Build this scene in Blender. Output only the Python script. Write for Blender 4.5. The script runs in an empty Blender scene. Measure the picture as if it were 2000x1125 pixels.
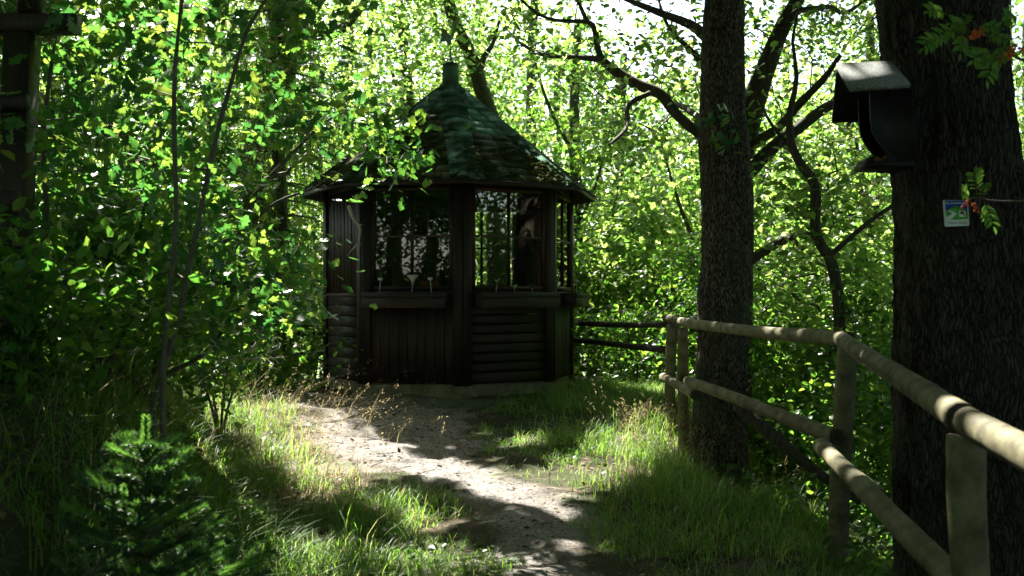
import bpy, math
import numpy as np
from mathutils import Vector, Matrix

# ------------------------------------------------------------------ camera, light, exposure
scene = bpy.context.scene
EYE = 1.4                      # eye height; the camera stands at x=0,y=0 and looks along +Y
cam_d = bpy.data.cameras.new('camera')
cam_d.sensor_width = 36.0
cam_d.lens = 36.0              # 2000 px focal length on the 2000 px wide photograph
cam_d.shift_y = 0.01125
cam_d.clip_start = 0.05
cam_d.clip_end = 3000
cam_d.dof.use_dof = True; cam_d.dof.focus_distance = 8.5; cam_d.dof.aperture_fstop = 5.0
cam = bpy.data.objects.new('camera', cam_d)
scene.collection.objects.link(cam)
cam.location = (0, 0, EYE)
cam.rotation_euler = (math.pi/2, 0, 0)
scene.camera = cam

SUN_EL, SUN_AZ = math.radians(51), math.radians(-24)    # azimuth from +Y, minus = to the left
world = bpy.data.worlds.new('World')
scene.world = world
world.use_nodes = True
wn = world.node_tree
for n in list(wn.nodes): wn.nodes.remove(n)
sky = wn.nodes.new('ShaderNodeTexSky')
sky.sky_type = 'NISHITA'; sky.sun_disc = False
sky.sun_elevation = SUN_EL; sky.sun_rotation = SUN_AZ
sky.air_density = 1.2; sky.dust_density = 2.5; sky.ozone_density = 1.0
bg = wn.nodes.new('ShaderNodeBackground'); bg.inputs[1].default_value = 0.085
wo = wn.nodes.new('ShaderNodeOutputWorld')
wn.links.new(sky.outputs[0], bg.inputs[0]); wn.links.new(bg.outputs[0], wo.inputs[0])

SV = Vector((math.sin(SUN_AZ)*math.cos(SUN_EL), math.cos(SUN_AZ)*math.cos(SUN_EL), math.sin(SUN_EL)))
sun_d = bpy.data.lights.new('sun', 'SUN')
sun_d.energy = 5.0; sun_d.angle = math.radians(0.53); sun_d.color = (1.0, 0.95, 0.86)
sun = bpy.data.objects.new('sun', sun_d)
scene.collection.objects.link(sun)
sun.rotation_euler = SV.to_track_quat('Z', 'Y').to_euler()
sun.location = (-8, 20, 30)

scene.view_settings.view_transform = 'Standard'
scene.view_settings.look = 'None'
scene.view_settings.gamma = 1.0
scene.view_settings.exposure = 2.4
scene.view_settings.use_curve_mapping = False
scene.render.engine = 'CYCLES'
scene.cycles.max_bounces = 7
scene.cycles.diffuse_bounces = 3
scene.cycles.transmission_bounces = 4
scene.cycles.transparent_max_bounces = 16
scene.cycles.use_denoising = True

# ------------------------------------------------------------------ helpers
RNG = np.random.default_rng(11)
S = np.array(SV)

def W(px, py, d):
    """point seen at pixel (px,py) of the 2000x1125 photograph, d metres away along +Y"""
    return np.array([(px-1000)*d/2000.0, d, EYE + (585-py)*d/2000.0])

def hash3(ix, iy, iz, seed):
    h = (ix.astype(np.int64)*374761393 + iy.astype(np.int64)*668265263 + iz.astype(np.int64)*2147483647 + seed*974711) & 0xffffffff
    h = ((h ^ (h >> 13))*1274126177) & 0xffffffff
    h = (h ^ (h >> 16)) & 0xffffffff
    return h/4294967295.0

def vnoise(p, seed=0):
    p = np.asarray(p, dtype=float)
    i = np.floor(p); f = p-i; f = f*f*(3-2*f); i = i.astype(np.int64)
    r = 0
    for a in (0, 1):
        for b in (0, 1):
            for c in (0, 1):
                w = (f[..., 0] if a else 1-f[..., 0])*(f[..., 1] if b else 1-f[..., 1])*(f[..., 2] if c else 1-f[..., 2])
                r = r + w*hash3(i[..., 0]+a, i[..., 1]+b, i[..., 2]+c, seed)
    return r*2-1

def fbm(p, o=3, seed=0):
    p = np.asarray(p, dtype=float); r = 0; a = 1.0
    for k in range(o):
        r = r + a*vnoise(p*2.0**k, seed+k); a *= 0.5
    return r

def sstep(a, b, x):
    t = np.clip((x-a)/(b-a), 0, 1); return t*t*(3-2*t)

C = scene.collection
def meta(o, label=None, cat=None, group=None, kind=None):
    if label: o['label'] = label
    if cat: o['category'] = cat
    if group: o['group'] = group
    if kind: o['kind'] = kind
    return o

def make_mesh(name, V, Fs, mats, smooth=False, midx=None):
    V = np.asarray(V, dtype=np.float32).reshape(-1, 3)
    if isinstance(Fs, np.ndarray) or np.isscalar(Fs[0][0]): Fs = [Fs]
    Fs = [np.asarray(f, dtype=np.int32) for f in Fs if len(f)]
    me = bpy.data.meshes.new(name)
    me.vertices.add(len(V)); me.vertices.foreach_set('co', V.ravel())
    loops = np.concatenate([f.ravel() for f in Fs])
    tot = np.concatenate([np.full(len(f), f.shape[1], np.int32) for f in Fs])
    start = np.concatenate([[0], np.cumsum(tot)[:-1]]).astype(np.int32)
    me.loops.add(len(loops)); me.loops.foreach_set('vertex_index', loops)
    me.polygons.add(len(tot)); me.polygons.foreach_set('loop_start', start)
    me.polygons.foreach_set('loop_total', tot)
    if not isinstance(mats, (list, tuple)): mats = [mats]
    for m in mats: me.materials.append(m)
    if midx is not None: me.polygons.foreach_set('material_index', np.asarray(midx, np.int32))
    me.update(calc_edges=True)
    if smooth: me.polygons.foreach_set('use_smooth', np.ones(len(tot), bool))
    me.validate()
    return me

def put(name, V, Fs, mats, parent=None, smooth=False, midx=None, origin=None, **kw):
    """a mesh object built from world coordinates, origin at its own centre"""
    V = np.asarray(V, dtype=float).reshape(-1, 3)
    c = (V.min(0)+V.max(0))/2 if origin is None else np.asarray(origin, float)
    me = make_mesh(name, V-c, Fs, mats, smooth, midx)
    o = bpy.data.objects.new(name, me); C.objects.link(o)
    o.location = c
    if parent is not None:
        o.parent = parent; o.location = Vector(c) - wloc(parent)
    meta(o, **kw)
    return o

def wloc(o):
    v = Vector(o.location)
    while o.parent: o = o.parent; v = v + Vector(o.location)
    return v

def root(name, loc, label, cat, group=None):
    o = bpy.data.objects.new(name, None); C.objects.link(o)
    o.location = loc; o.empty_display_size = 0.2
    return meta(o, label, cat, group)

class MB:
    """collects shapes into one mesh"""
    def __init__(s): s.V = []; s.F3 = []; s.F4 = []; s.n = 0
    def add(s, V, F):
        V = np.asarray(V, float).reshape(-1, 3); F = np.asarray(F)
        (s.F3 if F.shape[1] == 3 else s.F4).append(F+s.n); s.V.append(V); s.n += len(V)
    def add2(s, V, F4, F3):
        V = np.asarray(V, float).reshape(-1, 3)
        if len(F4): s.F4.append(np.asarray(F4)+s.n)
        if len(F3): s.F3.append(np.asarray(F3)+s.n)
        s.V.append(V); s.n += len(V)
    def put(s, name, mat, parent=None, **kw):
        Fs = []
        if s.F4: Fs.append(np.concatenate(s.F4))
        if s.F3: Fs.append(np.concatenate(s.F3))
        return put(name, np.concatenate(s.V), Fs, mat, parent, **kw)

def boxVF(o, ax, ay, az, bev=0.0):
    """box: o = centre, ax, ay, az = half axes; with bev the 8 corners are chamfered along the long edges"""
    o, ax, ay, az = (np.asarray(v, float) for v in (o, ax, ay, az))
    if not bev:
        V = [o+sx*ax+sy*ay+sz*az for sz in (-1, 1) for sy in (-1, 1) for sx in (-1, 1)]
        F = [(0, 2, 3, 1), (4, 5, 7, 6), (0, 1, 5, 4), (2, 6, 7, 3), (0, 4, 6, 2), (1, 3, 7, 5)]
        return np.array(V), np.array(F)
    L = np.linalg.norm(ay); M = np.linalg.norm(az)
    by, bz = 1-bev/L, 1-bev/M
    prof = [(-by, -1), (by, -1), (1, -bz), (1, bz), (by, 1), (-by, 1), (-1, bz), (-1, -bz)]
    V = [o+sx*ax+p*ay+q*az for sx in (-1, 1) for p, q in prof]
    F = [(i, (i+1) % 8, (i+1) % 8+8, i+8) for i in range(8)]
    F += [(0, 7, 6, 5), (0, 5, 4, 1), (1, 4, 3, 2), (8, 9, 12, 13), (9, 10, 11, 12), (8, 13, 14, 15)]
    return np.array(V), np.array(F)

def frames(P):
    P = np.asarray(P, float)
    T = np.gradient(P, axis=0); T /= np.linalg.norm(T, axis=1)[:, None]+1e-9
    ref = np.array([0, 0, 1.0]) if abs(T[0][2]) < 0.8 else np.array([1.0, 0, 0])
    U = np.zeros_like(P); u = np.cross(T[0], ref); u /= np.linalg.norm(u)
    for i in range(len(P)):
        u = u-T[i]*np.dot(u, T[i]); u /= np.linalg.norm(u)+1e-9; U[i] = u
    return T, U, np.cross(T, U)

def smooth_poly(P, R, step):
    """Catmull-Rom resample of polyline with radii"""
    P = np.asarray(P, float); R = np.asarray(R, float)
    Q = np.vstack([2*P[0]-P[1], P, 2*P[-1]-P[-2]]); out = []; ro = []
    for i in range(len(P)-1):
        p0, p1, p2, p3 = Q[i:i+4]
        n = max(2, int(np.linalg.norm(p2-p1)/step))
        for t in np.arange(n)/n:
            out.append(0.5*((2*p1)+(-p0+p2)*t+(2*p0-5*p1+4*p2-p3)*t*t+(-p0+3*p1-3*p2+p3)*t**3))
            ro.append(R[i]*(1-t)+R[i+1]*t)
    out.append(P[-1]); ro.append(R[-1])
    return np.array(out), np.array(ro)

def tubeVF(P, R, n=8, disp=None, cap=True, step=None, squash=1.0):
    if step: P, R = smooth_poly(P, R, step)
    P = np.asarray(P, float); R = np.asarray(R, float)
    T, U, B = frames(P)
    a = np.arange(n)/n*2*np.pi
    rr = np.repeat(R[:, None], n, 1)
    if disp is not None: rr = rr + disp(P, R, a)
    V = P[:, None]+rr[..., None]*(np.cos(a)[None, :, None]*U[:, None]+squash*np.sin(a)[None, :, None]*B[:, None])
    m = len(P)
    i = np.arange(m-1)[:, None]*n; j = np.arange(n)[None]; k = (j+1) % n
    F = np.stack([i+j, i+k, i+n+k, i+n+j], -1).reshape(-1, 4)
    V = V.reshape(-1, 3)
    F3 = []
    if cap:
        c0, c1 = len(V), len(V)+1
        V = np.vstack([V, P[0], P[-1]])
        F3 = [(c0, (q+1) % n, q) for q in range(n)]+[(c1, (m-1)*n+q, (m-1)*n+(q+1) % n) for q in range(n)]
    return V, F, np.array(F3, dtype=int).reshape(-1, 3)

def bark_disp(amp, fr=1.0, seed=0, lump=0.3):
    def f(P, R, a):
        s = np.concatenate([[0], np.cumsum(np.linalg.norm(np.diff(P, axis=0), axis=1))])
        A, Z = np.meshgrid(a, s); rr = np.repeat(R[:, None], len(a), 1)
        x, y = np.cos(A)*rr, np.sin(A)*rr
        q = np.stack([x*22*fr, y*22*fr, Z*3.2*fr], -1)
        q[..., 0] += vnoise(np.stack([x*8, y*8, Z*5], -1), seed+5)*1.2
        ridge = 1-np.abs(vnoise(q, seed))*2.2
        r2 = 1-np.abs(vnoise(q*np.array([1.9, 1.9, 2.6]), seed+2))*2
        low = fbm(np.stack([x*2.5, y*2.5, Z*1.2], -1), 2, seed+9)
        return amp*(0.65*ridge+0.35*r2)+lump*rr*low*0.25
    return f

def frustums(A, B, ra, rb, n=5):
    """many separate tapered twigs at once"""
    A, B, ra, rb = map(np.asarray, (A, B, ra, rb))
    T = B-A; L = np.linalg.norm(T, axis=1)[:, None]+1e-9; T = T/L
    ref = np.where(np.abs(T[:, 2:3]) < 0.9, np.array([[0, 0, 1.0]]), np.array([[1.0, 0, 0]]))
    U = np.cross(T, ref); U /= np.linalg.norm(U, axis=1)[:, None]+1e-9; Bn = np.cross(T, U)
    a = np.arange(n)/n*2*np.pi
    dirs = np.cos(a)[None, :, None]*U[:, None]+np.sin(a)[None, :, None]*Bn[:, None]
    V = np.stack([A[:, None]+dirs*ra[:, None, None], B[:, None]+dirs*rb[:, None, None]], 1).reshape(-1, 3)
    base = (np.arange(len(A))*2*n)[:, None]; j = np.arange(n)[None]; k = (j+1) % n
    F = np.stack([base+j, base+k, base+n+k, base+n+j], -1).reshape(-1, 4)
    return V, F

# leaf shapes: x = along the leaf (0..1), y = across, z = fold / curl
def leaf_template(kind):
    if kind == 'far':
        V = [(0, 0, 0), (.45, .34, .06), (1, 0, -.08), (.45, -.34, .06)]
        F = [(0, 1, 2), (0, 2, 3)]
    elif kind == 'mid':
        V = [(0, 0, 0), (.3, .26, .05), (.68, .24, .03), (1, 0, -.12), (.68, -.24, .03), (.3, -.26, .05), (.5, 0, 0)]
        F = [(6, i, (i+1) % 6) for i in range(6)]
    elif kind == 'oak':
        h = [(0, 0), (.15, .07), (.25, .2), (.36, .13), (.48, .32), (.6, .2), (.72, .33), (.84, .17), (1.0, .08)]
        V = [(x, y, .08*y) for x, y in h]+[(x, -y, .08*y) for x, y in h[::-1][:-1]]
        V += [(.3, 0, -.03), (.62, 0, -.05)]; n = len(V)-2; a, b = n, n+1
        F = []
        for i in range(n):
            j = (i+1) % n; c = a if (V[i][0]+V[j][0])/2 < .46 else b
            F.append((c, i, j))
        F += [(a, 4, b), (a, b, n-5)] if n > 8 else []
    elif kind == 'maple':
        h = [(0, 0), (-.05, .28), (.12, .2), (.2, .5), (.38, .3), (.52, .48), (.58, .2), (.78, .2), (1, 0)]
        V = [(x, y, -.15*abs(y)) for x, y in h]+[(x, -y, -.15*abs(y)) for x, y in h[::-1][1:-1]]+[(.3, 0, .02)]
        n = len(V)-1; F = [(n, i, (i+1) % n) for i in range(n)]
    elif kind == 'narrow':
        V = [(0, 0, 0), (.35, .13, .02), (1, 0, -.15), (.35, -.13, .02)]
        F = [(0, 1, 2), (0, 2, 3)]
    return np.array(V, float), np.array(F)

def scatter(P, size, kind, up=0.55, rng=RNG, droop=0.0, dirs=None):
    """leaf-shaped faces at points P; up = how much normals favour the sky"""
    T, F = leaf_template(kind); n = len(P)
    N = rng.normal(size=(n, 3)); N /= np.linalg.norm(N, axis=1)[:, None]
    N = N*(1-up)+np.array([0, 0, 1.0])*up*np.where(rng.random((n, 1)) < .9, 1, -.3)
    N /= np.linalg.norm(N, axis=1)[:, None]+1e-9
    D = rng.normal(size=(n, 3)) if dirs is None else dirs+rng.normal(size=(n, 3))*.4
    D[:, 2] -= droop
    D -= N*np.sum(D*N, 1)[:, None]; D /= np.linalg.norm(D, axis=1)[:, None]+1e-9
    Y = np.cross(N, D)
    s = size*(.55+.75*rng.random(n))
    V = P[:, None]+s[:, None, None]*(T[None, :, 0:1]*D[:, None]+T[None, :, 1:2]*Y[:, None]+T[None, :, 2:3]*N[:, None])
    F = (F[None]+(np.arange(n)*len(T))[:, None, None]).reshape(-1, F.shape[1])
    return V.reshape(-1, 3), F

# ------------------------------------------------------------------ materials
def mat_new(name):
    m = bpy.data.materials.new(name); m.use_nodes = True
    nt = m.node_tree
    for n in list(nt.nodes): nt.nodes.remove(n)
    out = nt.nodes.new('ShaderNodeOutputMaterial')
    return m, nt, out

def N(nt, typ, **kw):
    n = nt.nodes.new(typ)
    for k, v in kw.items():
        if k.startswith('i_'): n.inputs[k[2:].replace('_', ' ')].default_value = v
        else: setattr(n, k, v)
    return n

def ramp(nt, fac, stops):
    r = nt.nodes.new('ShaderNodeValToRGB')
    e = r.color_ramp.elements
    while len(e) < len(stops): e.new(0.5)
    for el, (p, c) in zip(e, stops):
        el.position = p; el.color = (*c, 1)
    nt.links.new(fac, r.inputs[0]); return r

def surf(name, stops, scale=(8, 8, 8), rough=0.8, bump=0.3, bdist=0.01, detail=6, spec=0.3, extra=None, bscale=None, noise_rough=.6, island=0.0, coat=0):
    """noise coloured surface with bump; stops = colour ramp"""
    m, nt, out = mat_new(name)
    tc = N(nt, 'ShaderNodeTexCoord')
    mp = N(nt, 'ShaderNodeMapping'); mp.inputs['Scale'].default_value = scale
    nt.links.new(tc.outputs['Object'], mp.inputs[0])
    nz = N(nt, 'ShaderNodeTexNoise', i_Scale=1.0, i_Detail=detail, i_Roughness=noise_rough)
    nt.links.new(mp.outputs[0], nz.inputs['Vector'])
    fac = nz.outputs['Fac']
    if island:
        g = N(nt, 'ShaderNodeObjectInfo')
        ma = N(nt, 'ShaderNodeMath', operation='MULTIPLY_ADD')
        nt.links.new(g.outputs['Random'], ma.inputs[0]); ma.inputs[1].default_value = island
        nt.links.new(fac, ma.inputs[2])
        sb = N(nt, 'ShaderNodeMath', operation='SUBTRACT'); sb.inputs[1].default_value = island/2
        nt.links.new(ma.outputs[0], sb.inputs[0]); fac = sb.outputs[0]
    cr = ramp(nt, fac, stops)
    col = cr.outputs[0]
    p = N(nt, 'ShaderNodeBsdfPrincipled')
    p.inputs['Roughness'].default_value = rough
    p.inputs['Specular IOR Level'].default_value = spec
    if extra: col = extra(nt, tc, col)
    nt.links.new(col, p.inputs['Base Color'])
    bz = nz
    if bscale:
        mp2 = N(nt, 'ShaderNodeMapping'); mp2.inputs['Scale'].default_value = bscale
        nt.links.new(tc.outputs['Object'], mp2.inputs[0])
        bz = N(nt, 'ShaderNodeTexNoise', i_Scale=1.0, i_Detail=5.0, i_Roughness=.65)
        nt.links.new(mp2.outputs[0], bz.inputs['Vector'])
    b = N(nt, 'ShaderNodeBump'); b.inputs['Strength'].default_value = bump; b.inputs['Distance'].default_value = bdist
    nt.links.new(bz.outputs['Fac'], b.inputs['Height']); nt.links.new(b.outputs[0], p.inputs['Normal'])
    nt.links.new(p.outputs[0], out.inputs[0])
    return m

def overlay(color, sc, lo, hi, amount=1.0, detail=5):
    """patches of a second colour (moss, lichen, dirt)"""
    def f(nt, tc, col):
        nz = N(nt, 'ShaderNodeTexNoise', i_Scale=sc, i_Detail=detail, i_Roughness=.65)
        nt.links.new(tc.outputs['Object'], nz.inputs['Vector'])
        mr = N(nt, 'ShaderNodeMapRange'); mr.inputs[1].default_value = lo; mr.inputs[2].default_value = hi
        mr.inputs[4].default_value = amount
        nt.links.new(nz.outputs['Fac'], mr.inputs[0])
        mx = N(nt, 'ShaderNodeMixRGB'); nt.links.new(mr.outputs[0], mx.inputs[0])
        nt.links.new(col, mx.inputs[1]); mx.inputs[2].default_value = (*color, 1)
        return mx.outputs[0]
    return f

def leafmat(name, refl, trans, rough=.42, spec=.45, tfac=.5, var=.5):
    m, nt, out = mat_new(name)
    g = N(nt, 'ShaderNodeNewGeometry')
    r1 = ramp(nt, g.outputs['Random Per Island'], refl)
    r2 = ramp(nt, g.outputs['Random Per Island'], trans)
    p = N(nt, 'ShaderNodeBsdfPrincipled'); p.inputs['Roughness'].default_value = rough
    p.inputs['Specular IOR Level'].default_value = spec
    nt.links.new(r1.outputs[0], p.inputs['Base Color'])
    t = N(nt, 'ShaderNodeBsdfTranslucent'); nt.links.new(r2.outputs[0], t.inputs['Color'])
    mx = N(nt, 'ShaderNodeMixShader'); mx.inputs[0].default_value = tfac
    nt.links.new(p.outputs[0], mx.inputs[1]); nt.links.new(t.outputs[0], mx.inputs[2])
    nt.links.new(mx.outputs[0], out.inputs[0])
    return m

M = {}
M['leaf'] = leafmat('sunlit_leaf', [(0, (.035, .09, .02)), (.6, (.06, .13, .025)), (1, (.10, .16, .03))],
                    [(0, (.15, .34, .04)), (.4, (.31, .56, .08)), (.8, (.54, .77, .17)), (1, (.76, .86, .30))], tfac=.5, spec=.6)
M['leaf_mid'] = leafmat('green_leaf', [(0, (.03, .08, .02)), (.6, (.05, .12, .03)), (1, (.08, .15, .03))],
                    [(0, (.10, .28, .03)), (.5, (.22, .45, .05)), (1, (.42, .6, .08))], tfac=.45, spec=.55, rough=.36)
M['leaf_canopy'] = leafmat('canopy_leaf', [(0, (.03, .08, .02)), (1, (.06, .13, .03))], [(0, (.06, .18, .02)), (1, (.16, .32, .04))], tfac=.4)  # dim leaf for the unseen canopy, letting little light through
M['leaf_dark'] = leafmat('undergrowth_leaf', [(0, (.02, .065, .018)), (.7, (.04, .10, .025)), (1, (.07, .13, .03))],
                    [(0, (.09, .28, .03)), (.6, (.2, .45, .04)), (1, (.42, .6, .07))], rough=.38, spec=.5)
M['leaf_oak'] = leafmat('oak_leaf', [(0, (.02, .07, .03)), (.7, (.04, .105, .038)), (1, (.07, .14, .035))],
                    [(0, (.07, .27, .05)), (.6, (.16, .42, .05)), (.9, (.38, .62, .07)), (1, (.5, .66, .08))], rough=.32, spec=.6, tfac=.42)
M['rowan'] = leafmat('rowan_leaf', [(0, (.04, .11, .03)), (1, (.07, .15, .03))], [(0, (.15, .36, .03)), (1, (.25, .48, .05))])
M['needle'] = leafmat('spruce_needle', [(0, (.035, .08, .035)), (.6, (.055, .125, .05)), (1, (.11, .19, .06))],
                    [(0, (.05, .16, .02)), (1, (.14, .34, .04))], rough=.4, spec=.5, tfac=.25)
M['needle_new'] = leafmat('spruce_shoot', [(0, (.12, .3, .05)), (1, (.2, .42, .07))], [(0, (.16, .4, .05)), (1, (.3, .56, .08))], tfac=.35)
M['grass'] = leafmat('grass_blade', [(0, (.04, .12, .02)), (.75, (.085, .18, .03)), (.95, (.14, .2, .05)), (1, (.33, .28, .13))],
                    [(0, (.16, .42, .03)), (.7, (.34, .6, .06)), (.93, (.5, .6, .14)), (1, (.6, .5, .25))], rough=.5, spec=.35, tfac=.45)
M['dry_grass'] = leafmat('dry_grass', [(0, (.22, .18, .08)), (1, (.42, .33, .18))], [(0, (.4, .34, .15)), (1, (.6, .48, .25))], rough=.6, spec=.2, tfac=.4)
M['moss'] = surf('moss', [(.3, (.02, .035, .008)), (.5, (.07, .085, .015)), (.7, (.16, .15, .03))], scale=(30, 30, 30), rough=.95, bump=.6, spec=.1)
def barkmat(name, c0, c1, c2, sc, moss, mamt):
    m, nt, out = mat_new(name)
    tc = N(nt, 'ShaderNodeTexCoord')
    wz = N(nt, 'ShaderNodeTexNoise', i_Scale=7.0, i_Detail=4.0); nt.links.new(tc.outputs['Object'], wz.inputs['Vector'])
    ad = N(nt, 'ShaderNodeMixRGB', blend_type='ADD'); ad.inputs[0].default_value = .06
    nt.links.new(tc.outputs['Object'], ad.inputs[1]); nt.links.new(wz.outputs['Color'], ad.inputs[2])
    mp = N(nt, 'ShaderNodeMapping'); mp.inputs['Scale'].default_value = sc; nt.links.new(ad.outputs[0], mp.inputs[0])
    vo = N(nt, 'ShaderNodeTexVoronoi', feature='DISTANCE_TO_EDGE'); nt.links.new(mp.outputs[0], vo.inputs['Vector'])
    mr = N(nt, 'ShaderNodeMapRange'); mr.inputs[1].default_value = .0; mr.inputs[2].default_value = .22; nt.links.new(vo.outputs['Distance'], mr.inputs[0])
    nz = N(nt, 'ShaderNodeTexNoise', i_Scale=1.6, i_Detail=6.0, i_Roughness=.7); nt.links.new(mp.outputs[0], nz.inputs['Vector'])
    nr = N(nt, 'ShaderNodeMapRange'); nr.inputs[1].default_value = .3; nr.inputs[2].default_value = .75; nr.inputs[3].default_value = .35; nt.links.new(nz.outputs['Fac'], nr.inputs[0])
    mu = N(nt, 'ShaderNodeMath', operation='MULTIPLY'); nt.links.new(mr.outputs[0], mu.inputs[0]); nt.links.new(nr.outputs[0], mu.inputs[1])
    cr = ramp(nt, mu.outputs[0], [(.06, c0), (.35, c1), (.9, c2)])
    col = overlay(moss, 2.4, .47, .66, mamt)(nt, tc, cr.outputs[0])
    p = N(nt, 'ShaderNodeBsdfPrincipled'); p.inputs['Roughness'].default_value = .85; p.inputs['Specular IOR Level'].default_value = .3
    nt.links.new(col, p.inputs['Base Color'])
    b = N(nt, 'ShaderNodeBump'); b.inputs['Strength'].default_value = 1.0; b.inputs['Distance'].default_value = .03
    nt.links.new(mu.outputs[0], b.inputs['Height']); nt.links.new(b.outputs[0], p.inputs['Normal']); nt.links.new(p.outputs[0], out.inputs[0])
    return m
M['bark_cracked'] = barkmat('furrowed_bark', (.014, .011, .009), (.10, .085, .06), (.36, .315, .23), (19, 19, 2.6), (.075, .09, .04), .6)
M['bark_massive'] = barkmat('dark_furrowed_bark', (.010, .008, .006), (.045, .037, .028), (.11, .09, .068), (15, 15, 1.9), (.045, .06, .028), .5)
M['bark'] = surf('oak_bark', [(.3, (.035, .028, .022)), (.5, (.085, .07, .052)), (.72, (.16, .14, .105))], scale=(30, 30, 7), rough=.9, bump=.8, bdist=.012,
                 bscale=(60, 60, 14), extra=overlay((.07, .085, .035), 2.2, .48, .68, .7))
M['bark_dark'] = surf('dark_bark', [(.3, (.035, .03, .023)), (.6, (.10, .085, .063)), (.8, (.17, .145, .11))], scale=(30, 30, 7), rough=.85, bump=.8, bdist=.012,  # brown bark with darker green patches
                 bscale=(60, 60, 16), extra=overlay((.05, .07, .03), 3.0, .5, .7, .6))
M['twig'] = surf('twig_bark', [(.3, (.05, .04, .028)), (.7, (.14, .12, .085))], scale=(20, 20, 20), rough=.75, bump=.3)
M['sapling'] = surf('sapling_bark', [(.3, (.06, .052, .04)), (.6, (.12, .11, .085)), (.75, (.24, .22, .19))], scale=(25, 25, 12), rough=.7, bump=.3)
M['fence_wood'] = surf('weathered_log', [(.3, (.055, .05, .026)), (.5, (.15, .137, .073)), (.75, (.27, .25, .145))], scale=(9, 9, 9), rough=.75, bump=.5, bdist=.004,
                 bscale=(45, 45, 45), extra=overlay((.055, .05, .035), 5, .55, .66, .75), island=.12)
M['end_grain'] = surf('log_end', [(.3, (.03, .025, .018)), (.7, (.09, .075, .05))], scale=(40, 40, 40), rough=.9)
def wood(name, c0, c1, c2, sc, rough=.55, isl=.35, spec=.4, ex=None):
    return surf(name, [(.25, c0), (.5, c1), (.8, c2)], scale=sc, rough=rough, bump=.35, bdist=.004, island=isl, spec=spec, extra=ex)
peel = overlay((.16, .17, .17), 14, .66, .72, .6)
M['plank_v'] = wood('stained_plank_upright', (.012, .008, .006), (.03, .018, .012), (.055, .033, .022), (38, 38, 2.5))
M['plank_h'] = wood('stained_plank_level', (.012, .009, .008), (.032, .022, .017), (.06, .042, .034), (4, 4, 45), ex=overlay((.07, .055, .045), 9, .6, .75, .5))
M['plank_peel'] = wood('peeling_plank', (.014, .012, .011), (.035, .03, .028), (.07, .06, .055), (38, 38, 2.5), ex=peel)
M['beam'] = wood('stained_beam', (.012, .009, .008), (.03, .021, .017), (.052, .038, .032), (30, 30, 3), isl=.2)
M['red_frame'] = wood('red_brown_frame', (.03, .010, .006), (.06, .02, .012), (.09, .035, .022), (25, 25, 4), isl=.1, rough=.45)
M['muntin'] = wood('pale_muntin', (.05, .035, .025), (.10, .07, .05), (.15, .11, .085), (20, 20, 20), isl=.1)
M['concrete'] = surf('old_plinth', [(.3, (.16, .14, .10)), (.55, (.3, .27, .19)), (.75, (.42, .38, .28))], scale=(7, 7, 7), rough=.9, bump=.5,
                 bscale=(60, 60, 60), extra=overlay((.07, .09, .035), 4, .5, .68, .7))
M['shingle'] = surf('green_bitumen_shingle', [(.3, (.065, .15, .095)), (.5, (.10, .205, .135)), (.75, (.145, .26, .18))], scale=(6, 6, 6), rough=.9, bump=.4, bdist=.003,
                 bscale=(260, 260, 260), island=.07, spec=.12, extra=overlay((.09, .11, .05), 9, .6, .75, .25))
M['shingle_moss'] = surf('mossy_shingle', [(.3, (.018, .03, .017)), (.5, (.035, .052, .024)), (.7, (.07, .078, .028))], scale=(16, 16, 16), rough=.9, bump=.9, bdist=.01,
                 bscale=(90, 90, 90), island=.12, spec=.2, extra=overlay((.13, .115, .02), 5, .52, .7, .6))
def worn(other, stops, sc, invert):
    def f(nt, tc, col):
        if other: col = other(nt, tc, col)
        at = N(nt, 'ShaderNodeAttribute'); at.attribute_name = 'trodden'
        nz = N(nt, 'ShaderNodeTexNoise', i_Scale=sc, i_Detail=5.0, i_Roughness=.7); nt.links.new(tc.outputs['Object'], nz.inputs['Vector'])
        cr = ramp(nt, nz.outputs['Fac'], stops)
        mx = N(nt, 'ShaderNodeMixRGB'); nt.links.new(at.outputs['Fac'], mx.inputs[0])
        nt.links.new(col, mx.inputs[2 if invert else 1]); nt.links.new(cr.outputs[0], mx.inputs[1 if invert else 2])
        return mx.outputs[0]
    return f
SOIL = [(.3, (.03, .024, .016)), (.5, (.075, .06, .04)), (.7, (.13, .11, .07))]
GRAV = [(.3, (.10, .09, .08)), (.5, (.27, .25, .225)), (.72, (.5, .475, .44))]
M['ground'] = surf('forest_soil', [(.3, (.03, .024, .016)), (.5, (.075, .06, .04)), (.7, (.13, .11, .07))], scale=(9, 9, 9), rough=.95, bump=.8, bdist=.02,
                 bscale=(45, 45, 45), spec=.15, extra=worn(overlay((.04, .06, .018), 1.3, .45, .6, .8), GRAV, 50.0, False))
M['path'] = surf('gravel_path', [(.3, (.10, .09, .08)), (.5, (.27, .25, .225)), (.72, (.5, .475, .44))], scale=(50, 50, 50), rough=.95, bump=1.0, bdist=.02,
                 bscale=(85, 85, 85), spec=.15, extra=worn(overlay((.12, .10, .075), 2.5, .5, .65, .5), SOIL, 9.0, True))
M['chip'] = surf('bark_chip', [(.3, (.06, .045, .035)), (.5, (.15, .12, .095)), (.7, (.3, .26, .22))], scale=(60, 60, 60), rough=.85, bump=.2)
M['litter'] = leafmat('dry_leaf', [(0, (.05, .03, .015)), (.5, (.15, .09, .04)), (.85, (.28, .2, .11)), (1, (.42, .38, .25))], [(0, (.1, .05, .02)), (1, (.3, .2, .08))], tfac=.2, rough=.7, spec=.2)
M['meadow'] = surf('far_meadow', [(.3, (.05, .09, .02)), (.7, (.12, .16, .05))], scale=(.05, .05, .05), rough=.95, bump=.1)
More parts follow.
